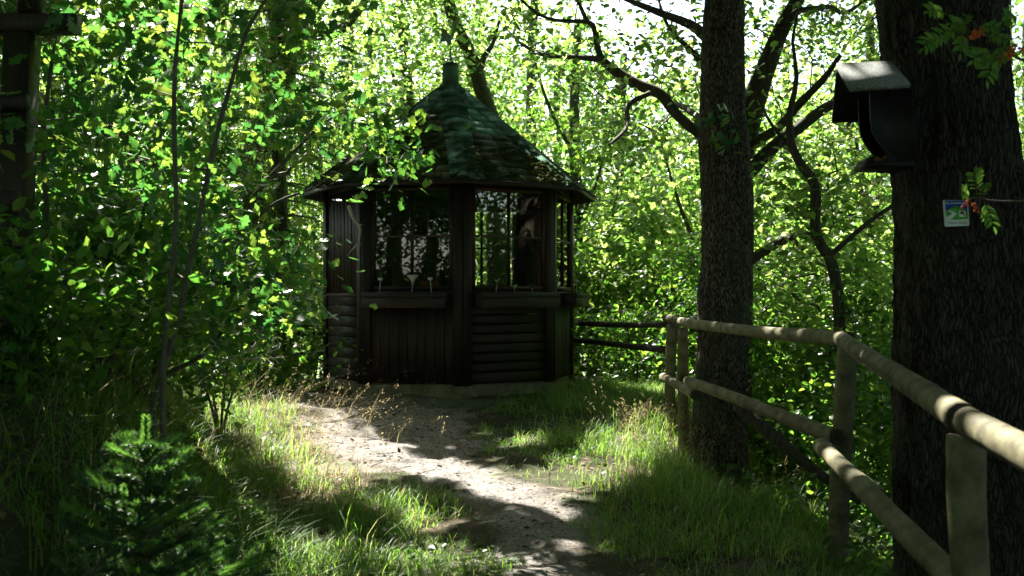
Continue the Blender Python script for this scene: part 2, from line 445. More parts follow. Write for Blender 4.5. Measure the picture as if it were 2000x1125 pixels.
M['bone'] = surf('antler_bone', [(.3, (.42, .37, .28)), (.6, (.66, .60, .48))], scale=(30, 30, 30), rough=.55)
M['skull'] = surf('old_skull', [(.3, (.25, .18, .10)), (.7, (.45, .34, .2))], scale=(30, 30, 30), rough=.6)
M['metal'] = surf('verdigris_sheet', [(.3, (.24, .32, .24)), (.7, (.4, .48, .38))], scale=(20, 20, 20), rough=.5)
M['iron'] = surf('black_iron', [(.3, (.02, .02, .02)), (.7, (.05, .05, .05))], scale=(30, 30, 30), rough=.5)
M['feeder'] = surf('dark_feeder_wood', [(.3, (.006, .0055, .006)), (.7, (.014, .012, .013))], scale=(20, 20, 20), rough=.6)
M['felt'] = surf('grey_roofing_felt', [(.3, (.12, .13, .12)), (.5, (.2, .215, .2)), (.7, (.36, .37, .35))], scale=(110, 110, 110), rough=.8, bump=.5, bdist=.003)
M['seed'] = surf('bird_seed', [(.3, (.2, .08, .03)), (.7, (.35, .2, .1))], scale=(120, 120, 120), rough=.9)
M['orange'] = surf('orange_glaze', [(.3, (.75, .16, .02)), (.7, (.9, .25, .04))], scale=(10, 10, 10), rough=.35)
M['berry'] = surf('rowan_berry', [(.3, (.65, .10, .02)), (.7, (.8, .17, .03))], scale=(60, 60, 60), rough=.3, bump=.0, island=.3)
M['white_plastic'] = surf('frosted_plastic', [(.3, (.5, .5, .46)), (.7, (.66, .66, .62))], scale=(10, 10, 10), rough=.4)
M['sign_white'] = surf('sign_white', [(.3, (.68, .7, .66)), (.7, (.78, .8, .76))], scale=(8, 8, 8), rough=.35, bump=.05)
M['sign_blue'] = surf('sign_blue', [(.3, (.01, .035, .28)), (.7, (.015, .05, .34))], scale=(8, 8, 8), rough=.35, bump=.02)
M['sign_green'] = surf('sign_green', [(.3, (.07, .36, .04)), (.7, (.1, .42, .05))], scale=(8, 8, 8), rough=.35, bump=.02)
M['sign_black'] = surf('sign_black', [(.3, (.01, .01, .01)), (.7, (.02, .02, .02))], scale=(8, 8, 8), rough=.4, bump=.02)
m, nt, out = mat_new('window_glass')
gl = N(nt, 'ShaderNodeBsdfGlossy'); gl.inputs['Roughness'].default_value = .015; gl.inputs['Color'].default_value = (1, 1, 1, 1)
tr = N(nt, 'ShaderNodeBsdfTransparent'); tr.inputs[0].default_value = (.74, .78, .76, 1)
fr = N(nt, 'ShaderNodeFresnel'); fr.inputs[0].default_value = 2.2
tcg = N(nt, 'ShaderNodeTexCoord'); nzg = N(nt, 'ShaderNodeTexNoise', i_Scale=3.0, i_Detail=1.0)
nt.links.new(tcg.outputs['Object'], nzg.inputs['Vector'])
bpg = N(nt, 'ShaderNodeBump'); bpg.inputs['Strength'].default_value = .035; bpg.inputs['Distance'].default_value = .01
nt.links.new(nzg.outputs['Fac'], bpg.inputs['Height']); nt.links.new(bpg.outputs[0], gl.inputs['Normal'])
mxg = N(nt, 'ShaderNodeMixShader'); nt.links.new(fr.outputs[0], mxg.inputs[0])
nt.links.new(tr.outputs[0], mxg.inputs[1]); nt.links.new(gl.outputs[0], mxg.inputs[2]); nt.links.new(mxg.outputs[0], out.inputs[0])
M['glass'] = m

# ------------------------------------------------------------------ terrain
FX = np.array([-20, 0, 2.7, 5.4, 8.4, 9.6, 12.5, 14.5, 40]); FXX = np.array([1.1, 1.1, 1.2, 1.75, 1.5, 1.6, 2.6, 2.8, 3.0])
BX = np.array([-20, 4.4, 5.2, 6.5, 8.6, 10.5, 13, 40]); BXX = np.array([-.85, -.85, -1.0, -1.5, -2.4, -3.1, -3.6, -5])
def gh(x, y, noise=True):
    x = np.asarray(x, float); y = np.asarray(y, float)
    z = np.interp(y, [-20, 0, 5.4, 11, 14.0, 18, 26, 60, 400], [0, 0, .08, .34, .34, -.6, -2.6, -6, -9])
    b = np.interp(y, BX, BXX)-x
    bank = .95*sstep(0, 1.25, b)+.55*sstep(1.0, 3.5, b)+.4*sstep(3, 8, b)
    fade = 1-.55*sstep(8, 12, y)-.45*sstep(12.5, 17, y)
    z = z+bank*fade
    r = x-np.interp(y, FX, FXX)-.15
    z = z-.24*np.exp(-((x-1.75)/.55)**2-((y-8.0)/1.5)**2)
    z = z-.42*np.clip(r, 0, 9)*sstep(0, .8, r)-.2*sstep(-.5, .3, r)
    if noise:
        p = np.stack([x, y, x*0], -1)
        z = z+.035*fbm(p*1.7, 3, 3)+.10*fbm(p*1.3, 3, 8)*sstep(.1, .6, b)+.012*vnoise(p*9, 5)
    return z

PATH = [(1120, 1180, .26), (1095, 1090, .27), (1040, 1010, .31), (960, 965, .35), (880, 928, .42), (800, 897, .60), (775, 850, .72), (765, 805, .9), (740, 775, 1.2)]  # broad middle stretch lets pale gravel stand for the blown-out sun patch
def ground_pt(px, py):
    d = (EYE-.15)*2000/(py-585)
    for _ in range(6):
        z = gh((px-1000)*d/2000, d, False); d = (EYE-z)*2000/(py-585)
    return np.array([(px-1000)*d/2000, d])
PP = np.array([ground_pt(a, b) for a, b, _ in PATH]); PW = np.array([c for _, _, c in PATH])
PP = np.vstack([[PP[0][0]+.02, -3], PP]); PW = np.concatenate([[.5], PW])
def path_d(x, y):
    """distance from the path's edge, negative on the path"""
    best = np.full(np.shape(x), 99.0)
    for i in range(len(PP)-1):
        a, b = PP[i], PP[i+1]; d = b-a
        t = np.clip(((x-a[0])*d[0]+(y-a[1])*d[1])/np.dot(d, d), 0, 1)
        w = PW[i]*(1-t)+PW[i+1]*t
        best = np.minimum(best, np.hypot(x-a[0]-t*d[0], y-a[1]-t*d[1])-w)
    return best

def axis(near0, near1, step, far0, far1, k):
    a = list(np.arange(near0, near1, step)); s = step
    while a[-1] < far1: s *= k; a.append(a[-1]+s)
    b = [near0]; s = step
    while b[-1] > far0: s *= k; b.append(b[-1]-s)
    return np.array(b[::-1][:-1]+a)
gx = axis(-3.4, 2.6, .025, -500, 500, 1.1); gy = axis(2.6, 12, .025, -200, 900, 1.1)
XX, YY = np.meshgrid(gx, gy)
ZZ = gh(XX, YY)
nx = len(gx)
VG = np.stack([XX, YY, ZZ], -1).reshape(-1, 3)
ii, jj = np.meshgrid(np.arange(len(gy)-1), np.arange(nx-1), indexing='ij')
FG = np.stack([ii*nx+jj, ii*nx+jj+1, (ii+1)*nx+jj+1, (ii+1)*nx+jj], -1).reshape(-1, 4)
fc = VG[FG].mean(1)
pm = path_d(fc[:, 0], fc[:, 1])+.25*fbm(fc*np.array([2.5, 2.5, 0]), 3, 2)
ispath = (pm < 0) & (fc[:, 1] < 10.9) & (fc[:, 1] > -3)
def sub_mesh(mask):
    f = FG[mask]; u, inv = np.unique(f, return_inverse=True)
    return VG[u], inv.reshape(-1, 4)
def trodden(o, v):
    p = path_d(v[:, 0], v[:, 1])+.25*fbm(v*np.array([2.5, 2.5, 0]), 3, 2)+.06*vnoise(v*np.array([14, 14, 0]), 6)
    t = np.where((v[:, 1] < 11.2) & (v[:, 1] > -3), sstep(.16, -.16, p), 0).astype(np.float32)
    a = o.data.attributes.new('trodden', 'FLOAT', 'POINT'); a.data.foreach_set('value', t)
v, f = sub_mesh(~ispath); far = (np.abs(v[f].mean(1)[:, 1]) > 60) | (np.abs(v[f].mean(1)[:, 0]) > 60)
og = put('ground', v, f, [M['ground'], M['meadow']], smooth=True, midx=far.astype(int), kind='structure', origin=(0, 0, 0))
trodden(og, v)
v, f = sub_mesh(ispath); og = put('path', v, f, M['path'], smooth=True, kind='structure', origin=(0, 0, 0)); trodden(og, v)

# ------------------------------------------------------------------ gaps shaped in the leaves to place the sun patches
def in_poly(x, y, P):
    r = np.zeros(np.shape(x), bool); n = len(P)
    for i in range(n):
        x0, y0 = P[i]; x1, y1 = P[(i+1) % n]
        c = ((y0 > y) != (y1 > y)) & (x < (x1-x0)*(y-y0)/(y1-y0+1e-12)+x0)
        r ^= c
    return r
SUNNY = [[(400, 800), (520, 795), (690, 800), (730, 850), (800, 890), (900, 905), (1030, 920), (1110, 900), (1200, 850), (1270, 825), (1325, 850), (1300, 895), (1230, 935),
          (1150, 960), (1090, 1000), (1010, 990), (900, 955), (790, 930), (660, 950), (560, 930), (480, 860), (410, 835)],
         [(1120, 785), (1330, 780), (1340, 812), (1130, 808)],         [(660, 980), (730, 970), (880, 1005), (860, 1022), (700, 1000)], [(1000, 850), (1050, 846), (1060, 868), (1010, 872)],
         [(500, 660), (640, 655), (640, 748), (500, 752)], [(600, 1050), (680, 1045), (700, 1080), (620, 1090)]]
SUNNYW = [np.array([ground_pt(a, b) for a, b in P]) for P in SUNNY]
TARGETS = [(W(1095, 1052, 5.5), .04), (W(1140, 1045, 5.5), .02), (W(760, 260, 6.9), .22), (W(690, 330, 6.9), .2), (W(330, 30, 5.6), .25), (W(200, 80, 5.3), .2),
           (W(914, 222, 11.9), .03), (W(680, 325, 12.0), .30), (W(640, 355, 12.0), .25), (W(700, 300, 12.2), .15), (W(1690, 150, 4.2), .07), (W(1725, 145, 4.2), .045),
           (W(1315, 620, 9.3), .06), (W(1332, 622, 8.8), .05), (W(1515, 640, 6.4), .05), (W(1560, 645, 6.0), .03), (W(1660, 665, 5.2), .04),
           (W(1700, 690, 4.6), .04), (W(1930, 835, 2.7), .05), (W(1985, 875, 2.5), .05), (W(1900, 815, 2.8), .03), (W(1300, 742, 9.4), .06), (W(1620, 885, 4.6), .05), (W(1650, 910, 4.4), .035),
           (W(1690, 950, 4.1), .03), (W(1850, 770, 3.1), .03),
           (W(120, 60, 6.0), .12), (W(300, 50, 6.3), .2), (W(440, 70, 6.5), .2), (W(560, 100, 6.5), .2), (W(640, 40, 6.5), .2), (W(700, 280, 6.8), .18), (W(790, 300, 6.8), .16),
           (W(620, 320, 6.8), .12), (W(480, 180, 6.5), .12), (W(250, 150, 6.2), .08), (W(400, 330, 6.2), .07), (W(560, 600, 7.5), .12), (W(450, 560, 6.8), .1), (W(400, 740, 7), .12),
           (W(280, 860, 3.3), .05), (W(370, 920, 3.4), .05), (W(210, 960, 3.2), .04), (W(430, 990, 3.6), .08), (W(300, 1020, 3.1), .07), (W(600, 1080, 5), .1), (W(100, 560, 4.5), .06),
           (W(1500, 660, 9), .3), (W(1560, 760, 8.5), .25), (W(1490, 900, 7.5), .1), (W(1700, 940, 6), .1), (W(1250, 700, 12), .4), (W(1420, 700, 8.1), .05), (W(1400, 420, 8.1), .04)]
def lit(P, pad=0.0):
    """True where a leaf at P would shade one of the sunny spots seen in the photograph"""
    r = np.zeros(len(P), bool)
    t = (P[:, 2]-.22)/S[2]; x = P[:, 0]-S[0]*t; y = P[:, 1]-S[1]*t
    q = np.stack([x, y, x*0], -1)
    x = x+.10*vnoise(q*3.1, 31); y = y+.14*vnoise(q*2.3, 37)
    for poly in SUNNYW:
        for ox, oy in ((0, 0), (.9*pad, 0), (-.9*pad, 0), (0, 1.2*pad), (0, -1.2*pad)): r |= in_poly(x+ox, y+oy, poly)
    th = vnoise(np.stack([x*2.6, y*1.7, x*0+9], -1), 91)
    r |= (x < -1.0) & (y < 11) & (y > 2) & (th > .64)
    r |= (x > 1.7) & (y > 4) & (th > .56)
    for c, rad in TARGETS:
        d = P-c; s = d@S; e = d-s[:, None]*S
        r |= (s > .25) & (np.linalg.norm(e, axis=1) < rad+pad)
    return r

# ------------------------------------------------------------------ tree builder
def skeleton(trunks, clumps, sag=.08, jit=.12, seed=1, r0=.004):
    """join every clump of leaves to the nearest wood, thickness by the pipe model"""
    rng = np.random.default_rng(seed)
    pos = []; fixed = []
    for P, R in trunks:
        p, r = smooth_poly(P, R, .25)
        pos += list(p); fixed += list(r)
    base = len(pos); pos = [np.array(p) for p in pos]; par = [-1]*base
    if len(clumps) == 0: return None
    tp = np.array(pos)
    dd = np.array([np.min(np.linalg.norm(tp-c, axis=1)) for c in clumps])
    buf = np.zeros((base+len(clumps)*4, 3)); buf[:base] = tp; n = base
    for i in np.argsort(dd):
        c = clumps[i]
        D = buf[:n]-c; dist = np.linalg.norm(D, axis=1)+.35*np.maximum(D[:, 2], 0)
        k = int(np.argmin(dist)); a = buf[k].copy(); L = np.linalg.norm(c-a)
        prev = k; m = 3 if L > .25 else 2
        for s in range(1, m+1):
            t = s/m; q = a*(1-t)+c*t
            if s < m: q = q+rng.normal(size=3)*jit*L*.5+np.array([0, 0, sag*L*math.sin(math.pi*t)])
            buf[n] = q; par.append(prev); prev = n; n += 1
    rad2 = np.zeros(n)
    isleaf = np.ones(n, bool)
    for i in range(base, n): isleaf[par[i]] = False
    for i in range(n-1, base-1, -1):
        if isleaf[i]: rad2[i] += r0**2.2
        if par[i] >= base: rad2[par[i]] += rad2[i]+(r0*.35)**2.2
    rad = rad2**(1/2.2)
    idx = np.arange(base, n); pa = np.array(par)[idx]
    ra = np.where(pa >= base, rad[pa], rad[idx]*1.15)
    ra = np.minimum(ra, rad[idx]*2.2+.001)
    return buf[pa], buf[idx], ra, rad[idx]

def leaf_points(clumps, per, spread, flat=.45, rng=RNG, var=.5):
    k = (per*(1-var+2*var*rng.random(len(clumps)))).astype(int)
    c = np.repeat(clumps, k, 0)
    s = np.repeat(spread*(.6+.8*rng.random(len(clumps))), k)
    p = rng.normal(size=c.shape)*.5
    return c+p*s[:, None]*np.array([1, 1, flat])

def tree(name, label, cat, trunks, clumps, per, spread, lsize, lkind, lmat, bark='bark', group=None, sides=10, disp=.0, seed=1, flat=.45, up=.55,
         sunfilter=True, sag=.08, droop=0.0, r0=.004, trunk_name='trunk', fr=1.0, step=.12, twigmat='twig', upper=None):
    rng = np.random.default_rng(seed)
    base = np.asarray(trunks[0][0][0], float)
    rt = root(name, base, label, cat, group)
    for i, (P, R) in enumerate(trunks):
        mb = MB()
        big = i == 0
        n = sides if big else max(7, sides//3)
        mb.add2(*tubeVF(P, R, n, bark_disp(disp if big else disp*.5, fr, seed+i) if disp else None, step=(step if big or not disp else .06)))
        mb.put(trunk_name if big else 'limb', M[bark], rt, smooth=True)
    clumps = np.asarray(clumps, float).reshape(-1, 3)
    if len(clumps):
        A, B, ra, rb = skeleton(trunks, clumps, sag=sag, seed=seed, r0=r0)
        V, F = frustums(A, B, ra, rb, 5)
        put('branches', V, F, M[twigmat], rt, smooth=True, kind='stuff')
        P = leaf_points(clumps, per, spread, flat, rng)
        if sunfilter: P = P[~lit(P, .5*lsize)]
        V, F = scatter(P, lsize, lkind, up, rng, droop)
        put('crown', V, F, M[lmat], rt, kind='stuff')
    if upper is not None:
        A, B, ra, rb = skeleton(trunks, upper, seed=seed+1, r0=r0)
        V, F = frustums(A, B, ra, rb, 5); put('shade_branches', V, F, M[twigmat], rt, smooth=True, kind='stuff')
        P = leaf_points(upper, 72, 1.15, .4, rng); P = P[~lit(P, .09)]
        V, F = scatter(P, .18, 'far', .7, rng); put('shade_crown', V, F, M['leaf_canopy'], rt, kind='stuff')  # unseen leaves of the canopy added for shade
    return rt

def rand_in(n, lo, hi, rng): return lo+(hi-lo)*rng.random((n, 3))
def in_frame_poly(n, poly, d0, d1, rng, keep=None):
    """random places in the volume behind a region of the picture between two distances"""
    poly = np.array(poly, float); out = []
    lo, hi = poly.min(0), poly.max(0)
    while sum(map(len, out)) < n:
        q = lo+(hi-lo)*rng.random((n*2, 2)); q = q[in_poly(q[:, 0], q[:, 1], poly)]
        d = d0+(d1-d0)*rng.random(len(q))
        out.append(np.stack([(q[:, 0]-1000)*d/2000, d, EYE+(585-q[:, 1])*d/2000], -1))
    return np.concatenate(out)[:n]

def pxline(pts, d, s=None):
    """polyline given as (px, py, diameter in px) at distance d (or per point)"""
    P, R = [], []
    for i, q in enumerate(pts):
        dd = q[3] if len(q) > 3 else d
        P.append(W(q[0], q[1], dd)); R.append(q[2]*dd/4000)
    return np.array(P), np.array(R)

# -- unseen overhead canopy added to shade the scene, divided among the nearest trunks
rng = np.random.default_rng(5)
n = 5200
cx = -13+25*rng.random(n); cy = -5+22.5*rng.random(n)
zmin = np.maximum(6.0, 1.4+.2925*np.maximum(cy, 0)+.75)
cz = zmin+2.2*rng.random(n)**1.2
CAN = np.stack([cx, cy, cz], -1)
thin = ((cy < 3) & (rng.random(n) < .2)) | ((cx < -5.0) & (cy < 7) & (rng.random(n) < .6))
thin |= (cx > -.5) & (cx < 5) & (cy > 12.2) & (rng.random(n) < .75)  # canopy thinned where the limbs and mirrored trees need sun
CAN = CAN[~(thin | (cy > 15.4))]
owners = {'centre': (1.64, 8.2), 'right': (1.95, 4.5), 'back': (1.9, 10.6), 'lean': (-1.0, 15.5), 'leftbig': (-3.9, 15.6), 'leftfar': (-6.5, 8), 'rightfar': (6.5, 9), 'behind': (-4, -4), 'behind2': (4, -5)}
keys = list(owners); OC = np.array([owners[k] for k in keys])
own = np.argmin(((CAN[:, None, :2]-OC[None])**2).sum(-1), 1)
canopy = {k: CAN[own == i] for i, k in enumerate(keys)}
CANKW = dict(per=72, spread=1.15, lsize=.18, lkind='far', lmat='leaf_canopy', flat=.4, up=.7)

# centre oak by the fence
def down(x, y, r): return np.array([x, y, float(gh(x, y))-.25]), r
cen = [(1400, 985, 125), (1402, 900, 108), (1405, 800, 100), (1410, 700, 97), (1413, 600, 97), (1420, 450, 96), (1414, 300, 90), (1410, 200, 80), (1415, 0, 74), (1418, -150, 72), (1420, -500, 64), (1380, -1100, 44)]
P, R = pxline(cen, 8.2)
tree('oak_tree', 'straight furrowed oak trunk standing just behind the log rail, left of the bird feeder', 'tree', [(P, R)], canopy['centre'],
     bark='bark_cracked', disp=.018, sides=130, step=.025, seed=21, **CANKW)
# right oak, big trunk
rt_ = [(1915, 1300, 330), (1910, 1100, 290), (1905, 900, 272), (1886, 620, 262), (1880, 450, 242), (1870, 330, 230), (1851, 150, 222), (1838, 0, 224), (1830, -200, 220), (1840, -700, 190), (1800, -1500, 120)]
P, R = pxline(rt_, 4.5)
tree('oak_tree', 'massive dark oak trunk carrying the bird feeder and the small trail sign', 'tree', [(P, R)], canopy['right'],
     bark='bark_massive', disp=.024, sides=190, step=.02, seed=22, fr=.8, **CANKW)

# oak behind with crooked limbs on both sides of the centre trunk
D = 10.4
lim = [
 [(1371, 267, 22), (1320, 222, 24), (1291, 185, 26), (1246, 165, 26), (1200, 137, 24), (1172, 108, 16), (1160, 57, 12), (1143, 34, 10), (1120, -20, 7)],
 [(1190, 130, 15), (1172, 117, 14), (1121, 111, 11), (1064, 108, 8), (1018, 85, 6), (990, 57, 4)],
 [(1162, 55, 10), (1150, 43, 9), (1092, 40, 7), (1052, 28, 5), (1013, -5, 4)],
 [(1269, 182, 12), (1229, 205, 10), (1223, 250, 8), (1189, 284, 5)],
 [(1400, 245, 18), (1371, 233, 16), (1337, 210, 14), (1300, 197, 10)],
 [(1400, 150, 14), (1374, 125, 14), (1348, 97, 12), (1314, 63, 9), (1297, 34, 6), (1285, -10, 4)],
 [(1400, 95, 22), (1374, 68, 22), (1348, 48, 18), (1291, 26, 14), (1223, -2, 9), (1180, -20, 6)],
 [(1440, 330, 60), (1465, 225, 52), (1490, 150, 44), (1519, 74, 38), (1542, 28, 34), (1575, -30, 28), (1620, -120, 20)],
 [(1535, 42, 20), (1560, 22, 14), (1587, 17, 12), (1621, 14, 10), (1650, 25, 8), (1690, 0, 5), (1720, -20, 3)],
 [(1440, 345, 40), (1470, 328, 34), (1507, 290, 30), (1553, 256, 28), (1604, 216, 24), (1650, 190, 20), (1720, 130, 14)],
 [(1440, 300, 26), (1462, 284, 24), (1519, 250, 20), (1559, 205, 18), (1604, 159, 14), (1640, 110, 8)],
 [(1440, 520, 26), (1468, 506, 24), (1513, 478, 20), (1553, 461, 16), (1600, 452, 10), (1660, 420, 6)],
 [(1455, 300, 14), (1480, 240, 12), (1478, 200, 9), (1500, 160, 6)]]
P0 = pxline([(1425, 900, 90), (1425, 700, 84), (1430, 500, 80), (1432, 330, 72), (1428, 200, 50), (1420, 60, 40), (1415, -60, 30)], D)
trs = [P0]+[(P, R*.86) for P, R in (pxline(l, D+.15*math.sin(i*2.1)) for i, l in enumerate(lim))]
# extend limbs' depth a little so they do not lie in one plane
for i, (P, R) in enumerate(trs[1:]):
    t = np.linspace(0, 1, len(P)); off = (1.6*math.sin(i*1.7+.5))*t**1.5
    P[:] = np.array([W((p[0]/p[1])*2000+1000, 585-(p[2]-EYE)/p[1]*2000, p[1]+o) for p, o in zip(P, off)])
rng = np.random.default_rng(6)
cl = np.concatenate([in_frame_poly(45, [(1460, -60), (1740, -60), (1740, 160), (1560, 180)], 11.5, 14, rng), in_frame_poly(105, [(960, -80), (1760, -80), (1740, 60), (1640, 140), (1560, 120), (1440, 160), (1300, 200), (1100, 170), (980, 90)], 9.6, 12.2, rng),
                     in_frame_poly(90, [(1440, 180), (1640, 200), (1760, 380), (1740, 560), (1500, 580), (1460, 400)], 9.8, 12.5, rng),
                     in_frame_poly(34, [(1150, 140), (1340, 230), (1340, 330), (1160, 320)], 10, 12.5, rng)])
tree('oak_tree', 'crooked many-limbed oak hidden behind the straight trunk, arms reaching left and right', 'tree', trs, cl, upper=canopy['back'],
     bark='bark_dark', disp=.01, sides=40, seed=23, per=36, spread=.5, lsize=.088, lkind='mid', lmat='leaf', flat=.45, up=.55)

# leafy twig sprouting from the straight oak
tw = pxline([(1412, 300, 5), (1405, 262, 4), (1392, 240, 3)], 7.92)
tree('leafy_twig', 'tuft of oak leaves sprouting from the straight trunk at mid height', 'twig', [tw], np.array([W(1395, 245, 7.85), W(1420, 262, 7.85), W(1408, 290, 7.85), W(1425, 232, 7.85)]),
     per=13, spread=.13, lsize=.09, lkind='oak', lmat='leaf_oak', seed=27, r0=.0015, flat=1, up=.3, trunk_name='stem')
# slim bent tree right of it
P1 = pxline([(1632, 900, 30), (1640, 760, 26), (1640, 640, 24), (1636, 569, 23), (1619, 500, 22), (1594, 460, 20), (1592, 364, 19), (1570, 330, 17), (1546, 284, 15), (1542, 228, 12), (1556, 150, 8), (1548, 80, 5), (1560, 20, 3)], 9.3)
P2 = pxline([(1621, 500, 13), (1660, 465, 10), (1700, 432, 9), (1745, 400, 6)], 9.3)
P3 = pxline([(1545, 290, 8), (1505, 240, 6), (1480, 190, 4)], 9.4)
cl = in_frame_poly(70, [(1470, 380), (1760, 340), (1760, 720), (1480, 720)], 9, 12.2, rng)
tree('young_tree', 'slim bent young tree with a kinked stem between oak trunk and massive trunk', 'tree', [P1, P2, P3], cl, bark='bark_dark', disp=.004, sides=14, seed=24,
     per=38, spread=.45, lsize=.10, lkind='mid', lmat='leaf', sunfilter=True)

# leaning trunk behind the pavilion roof
P1 = pxline([(975, 700, 42), (968, 400, 36), (962, 250, 31), (950, 205, 29), (936, 160, 27), (918, 105, 25), (895, 60, 23), (878, 10, 21), (868, -60, 22), (850, -250, 16)], 15.5)
P2 = pxline([(935, 150, 14), (945, 112, 12), (962, 85, 8), (975, 40, 5)], 15.5)
cl = in_frame_poly(60, [(760, -60), (1010, -60), (1000, 160), (840, 160)], 14.6, 17, rng)
tree('leaning_tree', 'dark trunk leaning left above the pavilion roof beside the weather vane', 'tree', [P1, P2], cl, upper=canopy['lean'], bark='bark_dark', disp=.012, sides=36, seed=25,
     per=60, spread=1.1, lsize=.11, lkind='far', lmat='leaf')
# big forked trunk top left
P1 = pxline([(478, 760, 62), (482, 600, 60), (490, 430, 60), (515, 250, 62), (545, 120, 70), (562, 60, 74), (548, 0, 60), (530, -150, 50), (500, -400, 40)], 15.6)
P2 = pxline([(560, 75, 44), (600, 20, 44), (640, -60, 38), (700, -250, 30)], 15.6)
P3 = pxline([(610, 70, 20), (660, 60, 22), (700, 20, 16), (740, -40, 10)], 15.8)
cl = in_frame_poly(50, [(380, -50), (740, -50), (740, 120), (640, 240), (420, 240)], 14.8, 17, rng)
tree('forked_tree', 'thick trunk forking high above the leafy saplings, left of the pavilion roof', 'tree', [P1, P2, P3], cl, upper=canopy['leftbig'], bark='bark_dark', disp=.014, sides=44, seed=26,
     per=58, spread=1.05, lsize=.12, lkind='far', lmat='leaf')

def plain_trunk(x, y, h, r, lean=(0, 0)):
    z = float(gh(x, y))-.3
    t = np.linspace(0, 1, 7)
    P = np.stack([x+lean[0]*t+.12*np.sin(t*5+x), y+lean[1]*t, z+(h-z)*t], -1)
    return P, r*(1.15-.6*t)
for key, lab, r in (('leftfar', 'unseen trunk left of the thicket, bearing canopy added for shade', .16), ('rightfar', 'unseen trunk on the right slope, bearing canopy added for shade', .2),
               ('behind', 'trunk behind the viewer on the left, seen as a reflection in the panes', .22), ('behind2', 'trunk behind the viewer on the right, seen as a reflection in the panes', .2)):
    x, y = owners[key]
    k2 = dict(CANKW)
    tree('forest_tree', lab, 'tree', [plain_trunk(x, y, 7.5, r, (.4, .2))], canopy[key], bark='bark', disp=.012, sides=30, seed=30+len(key), **k2)

# ------------------------------------------------------------------ background wood behind the pavilion: sunlit, sky between the leaves
rng = np.random.default_rng(9)
bgt = [(-10.5, 19, 7.8), (-8.2, 17.5, 6.6), (-6.3, 20, 8.5), (-4.9, 16.5, 7.0), (-3.3, 19.5, 8.6), (-1.6, 17.8, 7.9), (.1, 20.5, 8.2), (1.3, 17.2, 6.6), (2.4, 21, 7.0),
       (3.4, 16.6, 5.6), (4.6, 19.5, 7.2), (5.9, 16.8, 6.6), (7.2, 19, 7.6), (8.6, 17, 7.4), (10.4, 19, 7.6), (3.0, 14.6, 3.9), (4.9, 13.6, 4.2), (6.6, 13.0, 4.8)]
nb = len(bgt)
bgt += [(-13.5, 23, 8.0), (-11, 24.5, 9.2), (-8.4, 23, 9.4), (-5.8, 24.5, 9.6), (-3.4, 23.2, 9.6), (-.9, 24.6, 9.4), (1.5, 23.4, 7.6), (3.9, 24.6, 7.4), (6.4, 23.3, 7.8), (8.8, 24.6, 8.2), (11.2, 23.2, 8.4), (13.6, 24.4, 8.4)]
bl = ['leafy tree at the far left edge beyond the bank', 'low leafy tree behind the thicket, second from the left edge', 'tall pale green tree far behind the saplings',
      'leafy tree close behind the hanging spruce twigs', 'tall tree behind the forked trunk', 'tall bright tree directly behind the roof left of the weather vane', 'tall bright tree directly behind the roof peak',
      'airy tree right behind the right roof slope', 'far pale tree with sky gaps above it, right of the roof', 'bushy tree behind the far rails right of the pavilion', 'tall tree seen just left of the straight oak trunk',
      'leafy tree seen between the two oak trunks, lower crown', 'tall tree seen between the two oak trunks, higher crown', 'leafy tree peeping out left of the feeder', 'tree at the right edge behind the massive trunk',
      'small bushy tree standing over the far rails', 'small bushy tree behind the straight oak trunk', 'small dark-stemmed tree right of the bent young tree'] + ['farthest row tree '+w for w in ('at the left edge of the picture', 'behind the timber post and crossbeam', 'behind the straight grey sapling', 'behind the curving sapling', 'left of the pavilion roof', 'straight behind the weather vane',
      'in line with the right eaves of the pavilion', 'above the middle of the far rails', 'just right of the straight oak', 'behind the slim bent tree', 'behind the bird feeder', 'at the right edge of the picture')]
for i, (x, y, h) in enumerate(bgt):
    zg = float(gh(x, y))
    wd = 1.9 if h > 5 else 1.5
    nC = int(27*h)
    q = rng.normal(size=(nC*3, 3)); q /= np.linalg.norm(q, axis=1)[:, None]
    q *= (rng.random(len(q))**.45)[:, None]
    q = q[:nC]
    c = np.array([x, y, (h+zg+.4)/2])+q*np.array([wd, wd*.9, (h-zg-.2)/2])
    ok = np.ones(len(c), bool)
    # open sky upper centre-right as in the photograph
    px = c[:, 0]/c[:, 1]*2000+1000; py = 585-(c[:, 2]-EYE)/c[:, 1]*2000
    for (ax, ay, rx, ry, pr) in ((1240, 15, 80, 50, .7), (1620, 60, 70, 60, .4), (1300, 110, 60, 70, .5), (450, 50, 60, 60, .5), (1000, 30, 60, 60, .5), (650, 170, 60, 80, .5)):
        inside = ((px-ax)/rx)**2+((py-ay)/ry)**2 < 1
        ok &= ~(inside & (rng.random(len(c)) < pr))
    c = c[ok]
    tl = plain_trunk(x, y, h*.92, .05+.012*h, (.5*math.sin(i*2.3), 0))
    tr2 = [tl]
    for k in range(3):
        t0 = tl[0][2+k]; a = rng.random()*6.28
        L = 1.2
        tr2.append((np.array([t0, t0+[L*.4*math.cos(a), L*.4*math.sin(a), L*.7], t0+[L*.7*math.cos(a), L*.7*math.sin(a), L*1.6]]), np.array([.04, .03, .012])))
    tree('leafy_tree', bl[i], 'tree', tr2, c, per=34 if i < nb else 46, spread=.44 if i < nb else .75, lsize=.125 if i < nb else .13, lkind='far', lmat='leaf_mid' if i % 3 == 1 or i == 16 else 'leaf', bark='bark_dark', seed=50+i,
         flat=.5, up=.5, sunfilter=y < 17.3, group='sunlit trees behind the pavilion and rails', sides=9, r0=.0045)

